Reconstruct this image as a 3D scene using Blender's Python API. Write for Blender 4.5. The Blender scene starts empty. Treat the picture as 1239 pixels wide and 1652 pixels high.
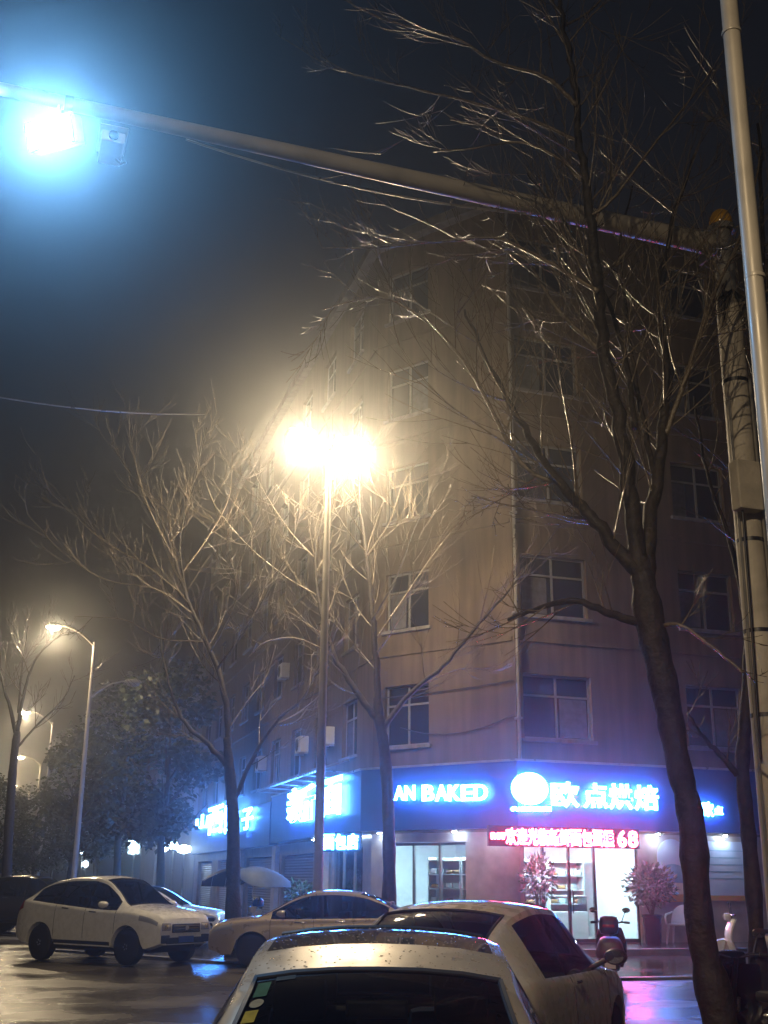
import bpy, bmesh, math, random
from mathutils import Vector, Matrix

# ------------------------------------------------------------------ camera, sky, exposure
SC = bpy.context.scene
COL = SC.collection
F_PX, W_PX, H_PX = 1850.0, 1239.0, 1652.0
PITCH = math.atan(594 / 1850.0)
ROLL = 0.0106
CAM_Z = 1.7
_F = Vector((0, math.cos(PITCH), math.sin(PITCH)))
_U0 = Vector((0, -math.sin(PITCH), math.cos(PITCH)))
_R0 = Vector((1, 0, 0))
_R = _R0 * math.cos(ROLL) + _U0 * math.sin(ROLL)
_U = _U0 * math.cos(ROLL) - _R0 * math.sin(ROLL)
cam_data = bpy.data.cameras.new('camera')
cam_data.sensor_fit = 'HORIZONTAL'
cam_data.sensor_width = 36.0
cam_data.lens = F_PX / W_PX * 36.0
cam_data.clip_start = 0.05
cam_data.clip_end = 900
cam = bpy.data.objects.new('camera', cam_data)
COL.objects.link(cam)
M = Matrix.Identity(4)
for i, v in enumerate((_R, _U, -_F)):
    M[0][i], M[1][i], M[2][i] = v.x, v.y, v.z
M[2][3] = CAM_Z
cam.matrix_world = M
SC.camera = cam

world = bpy.data.worlds.new('World')
SC.world = world
world.use_nodes = True
wn = world.node_tree
bg = wn.nodes['Background']
sky = wn.nodes.new('ShaderNodeTexSky')
sky.sky_type = 'NISHITA'
sky.sun_disc = False
sky.sun_elevation = math.radians(-4)
sky.sun_rotation = math.radians(180)
wn.links.new(sky.outputs[0], bg.inputs[0])
bg.inputs[1].default_value = 0.4

SC.view_settings.view_transform = 'Standard'
SC.view_settings.look = 'None'
SC.view_settings.gamma = 1.0
SC.view_settings.exposure = 0.1
SC.render.engine = 'CYCLES'
SC.cycles.use_denoising = True
SC.cycles.denoising_prefilter = 'ACCURATE'
SC.cycles.max_bounces = 6
SC.cycles.diffuse_bounces = 2
SC.cycles.glossy_bounces = 3
SC.cycles.transmission_bounces = 4
SC.cycles.transparent_max_bounces = 8
SC.cycles.volume_bounces = 0
SC.cycles.sample_clamp_indirect = 2.0
SC.cycles.sample_clamp_direct = 0.0
SC.cycles.caustics_reflective = False
SC.cycles.caustics_refractive = False
SC.cycles.use_light_tree = True
SC.cycles.use_adaptive_sampling = True
SC.cycles.adaptive_threshold = 0.012
SC.cycles.adaptive_min_samples = 16

HAZE_DENSITY = 0.0038
LAMP_POWER = 1800.0      # watts of one street lamp head
LED_POWER = 620.0
SIGN_POWER = 58.0
RED_POWER = 85.0
ROOM_POWER = 190.0


def at(px, py, Y):
    """point of the place that stands Y metres ahead and shows at this spot of the photograph"""
    d = _F * F_PX + _R * (px - 619.5) + _U * (826 - py)
    return Vector((0, 0, CAM_Z)) + d * (Y / d.y)


# ------------------------------------------------------------------ helpers
RND = random.Random(7)


def tag(o, label=None, cat=None, group=None, kind=None):
    if label: o['label'] = label
    if cat: o['category'] = cat
    if group: o['group'] = group
    if kind: o['kind'] = kind
    return o


def empty(name, loc=(0, 0, 0), rz=0.0, label=None, cat=None, group=None):
    o = bpy.data.objects.new(name, None)
    o.empty_display_size = 0.2
    o.location = loc
    o.rotation_euler = (0, 0, rz)
    COL.objects.link(o)
    return tag(o, label, cat, group)


class MB:
    def __init__(s):
        s.v = []
        s.f = []

    def add(s, vs, fs):
        n = len(s.v)
        s.v += [tuple(v) for v in vs]
        s.f += [tuple(i + n for i in f) for f in fs]
        return s

    def box(s, a, b, rot=None, org=None):
        x0, y0, z0 = a
        x1, y1, z1 = b
        vs = [Vector(p) for p in ((x0, y0, z0), (x1, y0, z0), (x1, y1, z0), (x0, y1, z0),
                                  (x0, y0, z1), (x1, y0, z1), (x1, y1, z1), (x0, y1, z1))]
        if rot is not None:
            o = Vector(org) if org is not None else Vector((0, 0, 0))
            vs = [rot @ (v - o) + o for v in vs]
        return s.add(vs, [(0, 3, 2, 1), (4, 5, 6, 7), (0, 1, 5, 4), (1, 2, 6, 5), (2, 3, 7, 6), (3, 0, 4, 7)])

    def bevbox(s, a, b, r=0.02):
        bm = bmesh.new()
        c = [(a[i] + b[i]) / 2 for i in range(3)]
        d = [abs(b[i] - a[i]) for i in range(3)]
        bmesh.ops.create_cube(bm, size=1, matrix=Matrix.Translation(c) @ Matrix.Diagonal((d[0], d[1], d[2], 1)))
        bmesh.ops.bevel(bm, geom=bm.edges[:] , offset=min(r, min(d) * .45), segments=2, affect='EDGES', profile=0.6)
        bm.verts.index_update()
        vs = [v.co.copy() for v in bm.verts]
        fs = [tuple(v.index for v in f.verts) for f in bm.faces]
        bm.free()
        return s.add(vs, fs)

    def tube(s, pts, rad, sides=8, cap=True):
        pts = [Vector(p) for p in pts]
        if not hasattr(rad, '__len__'):
            rad = [rad] * len(pts)
        n = len(pts)
        base = len(s.v)
        up = None
        for i, p in enumerate(pts):
            t = (pts[min(i + 1, n - 1)] - pts[max(i - 1, 0)])
            if t.length < 1e-9: t = Vector((0, 0, 1))
            t.normalize()
            if up is None:
                up = t.orthogonal().normalized()
            else:
                up = up - t * up.dot(t)
                up = up.normalized() if up.length > 1e-6 else t.orthogonal().normalized()
            w = t.cross(up)
            for k in range(sides):
                a = 2 * math.pi * k / sides
                s.v.append(tuple(p + (up * math.cos(a) + w * math.sin(a)) * rad[i]))
        for i in range(n - 1):
            for k in range(sides):
                k2 = (k + 1) % sides
                s.f.append((base + i * sides + k, base + i * sides + k2, base + (i + 1) * sides + k2, base + (i + 1) * sides + k))
        if cap:
            s.f.append(tuple(base + k for k in reversed(range(sides))))
            s.f.append(tuple(base + (n - 1) * sides + k for k in range(sides)))
        return s

    def lathe(s, prof, org=(0, 0, 0), sides=16, axis='z', scale=(1, 1)):
        base = len(s.v)
        o = Vector(org)
        for r, h in prof:
            for k in range(sides):
                a = 2 * math.pi * k / sides
                x, y = r * math.cos(a) * scale[0], r * math.sin(a) * scale[1]
                if axis == 'z': p = Vector((x, y, h))
                elif axis == 'y': p = Vector((x, h, y))
                else: p = Vector((h, x, y))
                s.v.append(tuple(o + p))
        n = len(prof)
        for i in range(n - 1):
            for k in range(sides):
                k2 = (k + 1) % sides
                s.f.append((base + i * sides + k, base + i * sides + k2, base + (i + 1) * sides + k2, base + (i + 1) * sides + k))
        s.f.append(tuple(base + k for k in reversed(range(sides))))
        s.f.append(tuple(base + (n - 1) * sides + k for k in range(sides)))
        return s

    def mesh(s, name, mat=None, smooth=None):
        me = bpy.data.meshes.new(name)
        me.from_pydata(s.v, [], s.f)
        me.update()
        if mat is not None: me.materials.append(mat)
        if smooth is not None:
            me.polygons.foreach_set('use_smooth', [True] * len(me.polygons))
            if smooth < 179:
                bm = bmesh.new(); bm.from_mesh(me)
                bmesh.ops.recalc_face_normals(bm, faces=bm.faces[:])
                lim = math.radians(smooth)
                for e in bm.edges:
                    if len(e.link_faces) == 2 and e.calc_face_angle(0) > lim: e.smooth = False
                bm.to_mesh(me); bm.free()
        return me

    def build(s, name, mat, parent=None, smooth=None):
        return obj(name, s.mesh(name, mat, smooth), parent)


def obj(name, me, parent=None):
    o = bpy.data.objects.new(name, me)
    COL.objects.link(o)
    if parent is not None: o.parent = parent
    return o


def copy_tree(o, parent=None):
    c = o.copy()
    COL.objects.link(c)
    c.parent = parent
    for ch in list(o.children):
        copy_tree(ch, c)
    return c


# ------------------------------------------------------------------ materials
MATS = {}


def mat(name, col, rough=0.5, metal=0.0, var=0.0, vscale=6.0, bump=0.0, bscale=40.0, rvar=0.0, rscale=3.0,
        emit=None, estr=0.0, coat=0.0, spec=0.5, col2=None, trans=0.0):
    if name in MATS: return MATS[name]
    m = bpy.data.materials.new(name)
    m.use_nodes = True
    nt = m.node_tree
    b = nt.nodes['Principled BSDF']
    c = tuple(col) + (1,)
    b.inputs['Base Color'].default_value = c
    b.inputs['Roughness'].default_value = rough
    b.inputs['Metallic'].default_value = metal
    b.inputs['Specular IOR Level'].default_value = spec
    b.inputs['Coat Weight'].default_value = coat
    b.inputs['Coat Roughness'].default_value = 0.06
    tc = nt.nodes.new('ShaderNodeTexCoord')

    def noise(sc, det=5):
        n = nt.nodes.new('ShaderNodeTexNoise')
        n.inputs['Scale'].default_value = sc
        n.inputs['Detail'].default_value = det
        nt.links.new(tc.outputs['Object'], n.inputs['Vector'])
        return n
    if var or col2:
        n = noise(vscale)
        r = nt.nodes.new('ShaderNodeValToRGB')
        r.color_ramp.elements[0].position = .3
        r.color_ramp.elements[1].position = .7
        if col2:
            r.color_ramp.elements[0].color = c
            r.color_ramp.elements[1].color = tuple(col2) + (1,)
        else:
            r.color_ramp.elements[0].color = tuple(max(0, x * (1 - var)) for x in col) + (1,)
            r.color_ramp.elements[1].color = tuple(min(1, x * (1 + var)) for x in col) + (1,)
        nt.links.new(n.outputs['Fac'], r.inputs['Fac'])
        nt.links.new(r.outputs['Color'], b.inputs['Base Color'])
    if rvar:
        n = noise(rscale)
        mr = nt.nodes.new('ShaderNodeMapRange')
        mr.inputs['From Min'].default_value = .35
        mr.inputs['From Max'].default_value = .65
        mr.inputs['To Min'].default_value = max(0.02, rough - rvar)
        mr.inputs['To Max'].default_value = min(1, rough + rvar)
        nt.links.new(n.outputs['Fac'], mr.inputs['Value'])
        nt.links.new(mr.outputs['Result'], b.inputs['Roughness'])
    if bump:
        n = noise(bscale, 4)
        bp = nt.nodes.new('ShaderNodeBump')
        bp.inputs['Strength'].default_value = bump
        bp.inputs['Distance'].default_value = 0.02
        nt.links.new(n.outputs['Fac'], bp.inputs['Height'])
        nt.links.new(bp.outputs['Normal'], b.inputs['Normal'])
    if emit:
        b.inputs['Emission Color'].default_value = tuple(emit) + (1,)
        b.inputs['Emission Strength'].default_value = estr
    MATS[name] = m
    return m


def streak(m, lo=.68):
    """rain-washed dirt runs down the wall"""
    nt = m.node_tree
    b = nt.nodes['Principled BSDF']
    src = b.inputs['Base Color'].links[0].from_socket
    tc = nt.nodes.new('ShaderNodeTexCoord')
    mp = nt.nodes.new('ShaderNodeMapping')
    mp.inputs['Scale'].default_value = (2.2, 2.2, .16)
    n = nt.nodes.new('ShaderNodeTexNoise')
    n.inputs['Scale'].default_value = 1.6
    n.inputs['Detail'].default_value = 6
    r = nt.nodes.new('ShaderNodeValToRGB')
    r.color_ramp.elements[0].position = .38
    r.color_ramp.elements[0].color = (lo, lo * .97, lo * .93, 1)
    r.color_ramp.elements[1].position = .6
    r.color_ramp.elements[1].color = (1, 1, 1, 1)
    mx = nt.nodes.new('ShaderNodeMix')
    mx.data_type = 'RGBA'
    mx.blend_type = 'MULTIPLY'
    mx.inputs['Factor'].default_value = 1
    nt.links.new(tc.outputs['Object'], mp.inputs[0])
    nt.links.new(mp.outputs[0], n.inputs['Vector'])
    nt.links.new(n.outputs['Fac'], r.inputs['Fac'])
    nt.links.new(src, mx.inputs[6])
    nt.links.new(r.outputs['Color'], mx.inputs[7])
    nt.links.new(mx.outputs[2], b.inputs['Base Color'])


def glow(name, col, s):
    return mat(name, (0.8, 0.8, 0.8), .4, emit=col, estr=s)


def glass(name, tint=(.1, .11, .13), rough=.03, transp=.6):
    if name in MATS: return MATS[name]
    m = bpy.data.materials.new(name)
    m.use_nodes = True
    nt = m.node_tree
    nt.nodes.clear()
    out = nt.nodes.new('ShaderNodeOutputMaterial')
    tr = nt.nodes.new('ShaderNodeBsdfTransparent')
    tr.inputs[0].default_value = tuple(tint) + (1,)
    gl = nt.nodes.new('ShaderNodeBsdfGlossy')
    gl.inputs['Roughness'].default_value = rough
    gl.inputs[0].default_value = (.95, .97, 1, 1)
    fr = nt.nodes.new('ShaderNodeFresnel')
    fr.inputs[0].default_value = 1.5
    mx = nt.nodes.new('ShaderNodeMixShader')
    nt.links.new(fr.outputs[0], mx.inputs[0])
    nt.links.new(tr.outputs[0], mx.inputs[1])
    nt.links.new(gl.outputs[0], mx.inputs[2])
    nt.links.new(mx.outputs[0], out.inputs[0])
    MATS[name] = m
    return m


def wet_ground(name, c1, c2, dry, bumpy=.25, scale=1.0, lo=.07, hi=.42):
    m = bpy.data.materials.new(name)
    m.use_nodes = True
    nt = m.node_tree
    b = nt.nodes['Principled BSDF']
    tc = nt.nodes.new('ShaderNodeTexCoord')
    mp = nt.nodes.new('ShaderNodeMapping')
    mp.inputs['Scale'].default_value = (scale, scale, scale)
    nt.links.new(tc.outputs['Object'], mp.inputs[0])

    def noise(s, d):
        n = nt.nodes.new('ShaderNodeTexNoise')
        n.inputs['Scale'].default_value = s
        n.inputs['Detail'].default_value = d
        nt.links.new(mp.outputs[0], n.inputs['Vector'])
        return n
    big = noise(.55, 5)
    fine = noise(55, 3)
    mid = noise(6, 4)
    r = nt.nodes.new('ShaderNodeValToRGB')
    r.color_ramp.elements[0].color = c1 + (1,)
    r.color_ramp.elements[1].color = c2 + (1,)
    r.color_ramp.elements[0].position = .3
    r.color_ramp.elements[1].position = .7
    nt.links.new(mid.outputs['Fac'], r.inputs['Fac'])
    nt.links.new(r.outputs[0], b.inputs['Base Color'])
    mr = nt.nodes.new('ShaderNodeMapRange')
    mr.inputs['From Min'].default_value = .3
    mr.inputs['From Max'].default_value = .7
    mr.inputs['To Min'].default_value = lo
    mr.inputs['To Max'].default_value = hi
    nt.links.new(big.outputs['Fac'], mr.inputs['Value'])
    nt.links.new(mr.outputs[0], b.inputs['Roughness'])
    ml = nt.nodes.new('ShaderNodeMath'); ml.operation = 'MULTIPLY'
    nt.links.new(fine.outputs['Fac'], ml.inputs[0]); nt.links.new(mr.outputs[0], ml.inputs[1])
    ad = nt.nodes.new('ShaderNodeMath'); ad.operation = 'ADD'
    ml2 = nt.nodes.new('ShaderNodeMath'); ml2.operation = 'MULTIPLY'; ml2.inputs[1].default_value = .5
    nt.links.new(mid.outputs['Fac'], ml2.inputs[0])
    nt.links.new(ml.outputs[0], ad.inputs[0]); nt.links.new(ml2.outputs[0], ad.inputs[1])
    bp = nt.nodes.new('ShaderNodeBump')
    bp.inputs['Strength'].default_value = bumpy
    bp.inputs['Distance'].default_value = .03
    nt.links.new(ad.outputs[0], bp.inputs['Height'])
    nt.links.new(bp.outputs[0], b.inputs['Normal'])
    b.inputs['Specular IOR Level'].default_value = .6
    MATS[name] = m
    return m


M_ROAD = wet_ground('wet_asphalt', (.034, .030, .026), (.075, .065, .054), .4, bumpy=.4)
M_PAVE = wet_ground('wet_paving', (.06, .055, .055), (.11, .10, .10), .4, lo=.05, hi=.24)
M_STEP = mat('step_stone', (.30, .29, .29), .25, var=.2, vscale=3, bump=.1)
M_WALL = mat('ochre_plaster', (.135, .10, .066), .75, var=.18, vscale=.7, bump=.25, bscale=18)
streak(M_WALL)
M_WALL2 = mat('grey_plaster', (.2, .19, .19), .75, var=.2, vscale=.6, bump=.2, bscale=20)
streak(M_WALL2)
M_WALLD = mat('shopfront_stone', (.34, .29, .26), .35, var=.25, vscale=2.0, bump=.1)
M_FASCIA = mat('blue_fascia_panel', (.03, .075, .23), .38, var=.15, vscale=1.2)
M_DARK = mat('black_plastic', (.012, .012, .014), .45, bump=.1)
M_RUBBER = mat('tyre_rubber', (.012, .012, .012), .65, bump=.2, bscale=60)
M_STEEL = mat('galvanised_steel', (.36, .34, .31), .38, .55, var=.15, vscale=4, rvar=.12)
M_POLE = mat('pale_painted_steel', (.42, .38, .33), .4, .1, var=.14, vscale=3, rvar=.1)
M_CONC = mat('pale_concrete_pole', (.42, .375, .315), .6, var=.22, vscale=4, bump=.3, bscale=25)
M_CHROME = mat('chrome', (.6, .6, .62), .15, 1.0)
M_RIM = mat('alloy_rim', (.42, .42, .43), .3, .8)
M_FRAME = mat('white_window_frame', (.2, .2, .2), .45, var=.1)
M_DFRAME = mat('dark_door_frame', (.045, .03, .028), .35, .3)
M_PANE = mat('dark_window_pane', (.012, .015, .022), .08, spec=.6, rvar=.05)
M_BARK = mat('wet_bark', (.026, .020, .018), .62, var=.5, vscale=9, bump=1.0, bscale=22, spec=.3)
M_TWIG = mat('wet_twig_bark', (.13, .10, .07), .26, var=.35, vscale=25, bump=.6, bscale=60, spec=.8)
M_WIRE = mat('black_cable', (.02, .02, .02), .4)
M_CGLASS = glass('car_glass', (.3, .31, .33))
M_SGLASS = glass('shop_glass', (.82, .9, .92))
M_WHITE = mat('white_plastic', (.72, .72, .72), .35, var=.05)

# ------------------------------------------------------------------ ground
road = MB().add([(-170, -60, 0), (120, -60, 0), (120, 260, 0), (-170, 260, 0)], [(0, 1, 2, 3)]).build('road', M_ROAD)
tag(road, kind='structure')

C1 = Vector((3.75, 32.2, 0))
C2 = Vector((-0.27, 35.34, 0))
C3 = Vector((-10.87, 70.24, 0))
DR = Vector((math.sin(math.radians(71.4)), math.cos(math.radians(71.4)), 0))
DC = (C1 - C2).normalized()
DS = (C2 - C3).normalized()
LR, LC, LS = 17.0, (C1 - C2).length, (C2 - C3).length


def inward(d): return Vector((-d.y, d.x, 0))


FACES = {'right': (C1, DR, LR), 'chamfer': (C2, DC, LC), 'street': (C3, DS, LS)}


def hit(px, py, face, out=0.0):
    """(s, z) on a wall plane, moved outwards by out, where the photograph shows this spot"""
    O, d, L = FACES[face]
    n = inward(d)
    o = O - n * out
    r = _F * F_PX + _R * (px - 619.5) + _U * (826 - py)
    t = (o.dot(n)) / (r.dot(n))
    p = Vector((0, 0, CAM_Z)) + r * t
    return (p - o).dot(d), p.z


def face_obj(o, face, org=Vector((0, 0, 0)), s=0.0, dep=0.0, z=0.0):
    O, d, L = FACES[face]
    p = O + d * s + inward(d) * dep
    o.location = (p.x - org.x, p.y - org.y, z)
    o.rotation_euler = (0, 0, math.atan2(d.y, d.x))
    return o


def wall_holes(L0, L1, z0, z1, holes, thick=.22):
    xs = sorted(set([L0, L1] + [h[0] for h in holes] + [h[1] for h in holes]))
    zs = sorted(set([z0, z1] + [h[2] for h in holes] + [h[3] for h in holes]))
    xs = [x for x in xs if L0 <= x <= L1]
    zs = [z for z in zs if z0 <= z <= z1]
    mb = MB()
    for a, b in zip(xs, xs[1:]):
        for c, e in zip(zs, zs[1:]):
            mx, mz = (a + b) / 2, (c + e) / 2
            if any(h[0] < mx < h[1] and h[2] < mz < h[3] for h in holes): continue
            mb.add([(a, 0, c), (b, 0, c), (b, 0, e), (a, 0, e)], [(0, 1, 2, 3)])
    for h in holes:
        a, b, c, e = h
        mb.add([(a, 0, c), (a, thick, c), (a, thick, e), (a, 0, e)], [(0, 1, 2, 3)])
        mb.add([(b, 0, c), (b, 0, e), (b, thick, e), (b, thick, c)], [(0, 1, 2, 3)])
        mb.add([(a, 0, e), (a, thick, e), (b, thick, e), (b, 0, e)], [(0, 1, 2, 3)])
        mb.add([(a, 0, c), (b, 0, c), (b, thick, c), (a, thick, c)], [(0, 1, 2, 3)])
    return mb


# forecourt step in front of the shops, kerb line
def offset_line(pts, off):
    """offset an open polyline towards the street"""
    res = []
    for i, p in enumerate(pts):
        if i == 0: n = -inward((pts[1] - p).normalized()); res.append(p + n * off)
        elif i == len(pts) - 1: n = -inward((p - pts[i - 1]).normalized()); res.append(p + n * off)
        else:
            n1 = -inward((p - pts[i - 1]).normalized()); n2 = -inward((pts[i + 1] - p).normalized())
            b = (n1 + n2).normalized()
            res.append(p + b * (off / b.dot(n1)))
    return res


BASE = [C3, C2, C1, C1 + DR * LR]


def slab(name, off0, off1, z0, z1, m, parent=None):
    a = offset_line(BASE, off0); b = offset_line(BASE, off1)
    mb = MB()
    for i in range(3):
        q = [b[i], b[i + 1], a[i + 1], a[i]]
        vs = [(p.x, p.y, z1) for p in q] + [(p.x, p.y, z0) for p in q]
        mb.add(vs, [(0, 1, 2, 3), (0, 4, 5, 1), (2, 6, 7, 3)] + ([(0, 3, 7, 4)] if i == 0 else []) + ([(1, 5, 6, 2)] if i == 2 else []))
    return mb.build(name, m, parent)


pave = slab('pavement', -.5, 9.2, -.02, .006, M_PAVE)
tag(pave, kind='structure')
plat = slab('shop_step', -.6, 2.6, 0, .15, M_PAVE)
tag(plat, kind='structure')
edge = slab('step_edge', 2.6, 2.9, 0, .154, M_STEP, plat)
kerb = slab('kerb', 9.2, 9.42, -.02, .05, M_STEP)
tag(kerb, kind='structure')

# ------------------------------------------------------------------ corner building
bld = empty('corner_building', C1, 0, 'six-storey ochre corner building with shops on its ground floor', 'building')
FL = 3.53
ZTOP = 22.5
HEADS = [7.32 + FL * i for i in range(5)]
WIN = {'right': [(.24, 2.39), (5.55, 7.45), (9.6, 11.7), (13.2, 15.2)],
       'chamfer': [(.45, 2.1)],
       'street': [(LS - 3.6 - 3.9 * k, LS - 1.8 - 3.9 * k) for k in range(9)]}
SHOPHOLES = {'right': [(.12, 3.62, .15, 2.8)],
             'chamfer': [(.55, 3.35, .15, 2.75)],
             'street': [(LS - 4.6, LS - .9, .15, 2.75), (LS - 12.5, LS - 6.0, .15, 2.6), (LS - 20, LS - 14, .15, 2.6), (LS - 28, LS - 21.5, .15, 2.6), (LS - 35, LS - 30, .15, 2.6)]}
for fc in FACES:
    O, d, L = FACES[fc]
    holes = [(a, b, h - 1.81, h) for (a, b) in WIN[fc] for h in HEADS]
    w = wall_holes(0, L, 3.0, ZTOP, holes).build('wall', M_WALL, bld)
    face_obj(w, fc, C1)
    g = wall_holes(0, L, 0, 3.0, SHOPHOLES[fc]).build('shopfront_wall', M_WALLD, bld)
    face_obj(g, fc, C1)
# parapet / roof slab and back faces
top = offset_line(BASE, .35)
inn = [p + v for p, v in zip(BASE, (inward(DS) * 12, Vector((9, 12, 0)), Vector((9, 12, 0)), inward(DR) * 14))]
mb = MB()
for i in range(3):
    q = [top[i], top[i + 1], inn[i + 1], inn[i]]
    mb.add([(p.x - C1.x, p.y - C1.y, ZTOP + .35) for p in q] + [(p.x - C1.x, p.y - C1.y, ZTOP) for p in q],
           [(0, 1, 2, 3), (7, 6, 5, 4), (0, 4, 5, 1)] + ([(0, 3, 7, 4)] if i == 0 else []) + ([(1, 5, 6, 2)] if i == 2 else []))
mb.build('roof', M_WALL2, bld)
for a, b in ((BASE[0], inn[0]), (BASE[3], inn[3])):
    mb = MB().add([(a.x - C1.x, a.y - C1.y, 0), (b.x - C1.x, b.y - C1.y, 0), (b.x - C1.x, b.y - C1.y, ZTOP), (a.x - C1.x, a.y - C1.y, ZTOP)], [(0, 1, 2, 3)])
    mb.build('end_wall', M_WALL2, bld)
# thin string courses between storeys
for fc in FACES:
    O, d, L = FACES[fc]
    for k in range(1, 5):
        z = 4.83 + FL * k - .12
        c = MB().box((.06, -.05, z), (L - .06, .003, z + .12)).build('string_course', M_WALL, bld)
        face_obj(c, fc, C1)


def frame_meshes(w, h, key):
    t = .06
    mb = MB()
    mb.box((0, 0, 0), (w, .07, t)).box((0, 0, h - t), (w, .07, h)).box((0, 0, t), (t, .07, h - t)).box((w - t, 0, t), (w, .07, h - t))
    mb.box((w / 2 - .035, .004, t), (w / 2 + .035, .066, h - t))
    mb.box((t, .006, h * .66), (w / 2 - .035, .064, h * .66 + .06)).box((w / 2 + .035, .006, h * .66), (w - t, .064, h * .66 + .06))
    fr = mb.mesh('window_frame', M_FRAME)
    panes = []
    for (x0, x1) in ((t, w / 2 - .035), (w / 2 + .035, w - t)):
        for (z0, z1) in ((t, h * .66), (h * .66 + .06, h - t)):
            panes.append(MB().box((x0, .03, z0), (x1, .04, z1)).mesh('pane', M_PANE))
    sill = MB().box((-.1, -.2, -.1), (w + .1, .06, -.003)).mesh('window_sill', M_WALL2)
    return fr, panes, sill


M_CURT = mat('faded_curtain', (.10, .10, .11), .9, var=.3, vscale=6)
FM = {}
for fc in FACES:
    for (a, b) in WIN[fc]:
        w = round(b - a, 2)
        if w not in FM: FM[w] = frame_meshes(w, 1.81, w)
        fr, panes, sill = FM[w]
        for h in HEADS:
            o = obj('window', fr, bld)
            face_obj(o, fc, C1, a, .13, h - 1.81)
            for pm in panes: obj('pane', pm, o)
            obj('sill', sill, o).location = (0, -.02, 0)
            rv = RND.random()
            if rv < .55:
                x_a, x_b = ((.1, w * .42), (w * .55, w - .1), (.1, w * .3))[int(rv * 5.4)]
                MB().add([(x_a + (x_b - x_a) * k / 10, .0285 + .0008 * (k % 2), zz) for zz in (.09, 1.17) for k in range(11)],
                         [(k, k + 1, k + 12, k + 11) for k in range(10)]).build('curtain', M_CURT, o)

# downpipe at the corner and a few sagging cables along the wall
mb = MB().tube([(0.02, -.14, 4.9), (.02, -.14, ZTOP)], .055, 8)
for k in range(6): mb.box((-.06, -.2, 6 + 3 * k), (.1, 0, 6.06 + 3 * k))
face_obj(mb.build('downpipe', M_STEEL, bld, 40), 'right', C1, 0, 0, 0)
for z0, sag, s0 in ((7.0, .05, .1), (6.05, .35, 1.1)):
    pts = [(s0 + (LC - s0 - .05) * t, -.06, z0 - sag * 4 * t * (1 - t) + .1 * t) for t in [i / 14 for i in range(15)]]
    face_obj(MB().tube(pts, .016, 5).build('cable', M_WIRE, bld), 'chamfer', C1)

# air conditioners on the street side
ac_m = MB().bevbox((0, -.34, 0), (.85, 0, .6), .03)
ac_fan = MB().lathe([(.0, -.355), (.22, -.355), (.24, -.343), (.24, -.33)], (.33, 0, .3), 16, 'y')
ac_body = ac_m.mesh('casing', M_WHITE)
ac_grill = ac_fan.mesh('fan_grille', M_DARK)
ac_br = MB().box((.05, -.36, -.06), (.1, .0, -.002)).box((.75, -.36, -.06), (.8, 0, -.002)).mesh('bracket', M_STEEL)
for i, (fcx, s, z, where) in enumerate((('right', 8.0, 5.7, 'behind the mast pole'),) + tuple(('street',) + q for q in ((LS - 5.4, 6.1, 'nearest the lamp post, second floor'), (LS - 9.2, 6.2, 'second floor, second from the corner'), (LS - 13.0, 9.6, 'third floor of the street side'),
                                   (LS - 17.0, 6.2, 'second floor, third from the corner')))):
    e = empty('air_conditioner', label='white air conditioner box on the building, ' + where, cat='air conditioner', group='air conditioners on the building')
    face_obj(e, fcx, Vector((0, 0, 0)), s, -.01, z)
    for nm, me in (('casing', ac_body), ('fan_grille', ac_grill), ('bracket', ac_br)): obj(nm, me, e)

# ------------------------------------------------------------------ fascia
FZ0, FZ1, FO = 3.08, 4.83, .38
fas = empty('shop_fascia', C1, 0, 'long dark blue fascia board wrapping the corner above the shops', 'fascia')
fb = [BASE[0] + DS * (LS - 13), BASE[1], BASE[2], BASE[2] + DR * 8.4]
fo, fi = offset_line(fb, FO), offset_line(fb, .01)
for i in range(3):
    q = [fo[i], fo[i + 1], fi[i + 1], fi[i]]
    vs = [(p.x - C1.x, p.y - C1.y, FZ1) for p in q] + [(p.x - C1.x, p.y - C1.y, FZ0) for p in q]
    MB().add(vs, [(0, 1, 2, 3), (7, 6, 5, 4), (0, 4, 5, 1), (1, 5, 6, 2), (2, 6, 7, 3), (3, 7, 4, 0)]).build('panel', M_FASCIA, fas)
    # top capping
    ca, cb = fo[i], fo[i + 1]
    dd = (cb - ca).normalized(); nn = -inward(dd)
    q = [ca + nn * .04, cb + nn * .04, cb - nn * .1, ca - nn * .1]
    vs = [(p.x - C1.x, p.y - C1.y, FZ1 + .06) for p in q] + [(p.x - C1.x, p.y - C1.y, FZ1 + .003) for p in q]
    MB().add(vs, [(0, 1, 2, 3), (7, 6, 5, 4), (0, 4, 5, 1), (1, 5, 6, 2), (2, 6, 7, 3), (3, 7, 4, 0)]).build('capping', M_STEEL, fas)

# second fascia, the neighbouring shops along the street
fas2 = empty('shop_fascia', (C3.x, C3.y, 0), 0, 'dark fascia of the next shops down the left street', 'fascia')
p0, p1 = LS - 36, LS - 13.4
MB().box((p0, -.34, 3.0), (p1, -.01, 4.7)).build('panel', M_FASCIA, fas2)
fas2.rotation_euler = (0, 0, math.atan2(DS.y, DS.x))

M_LET = glow('blue_white_sign_light', (.06, .27, 1.0), SIGN_POWER)
M_REDLET = glow('red_led_light', (1.0, .06, .13), RED_POWER)
GLY = {}


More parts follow.
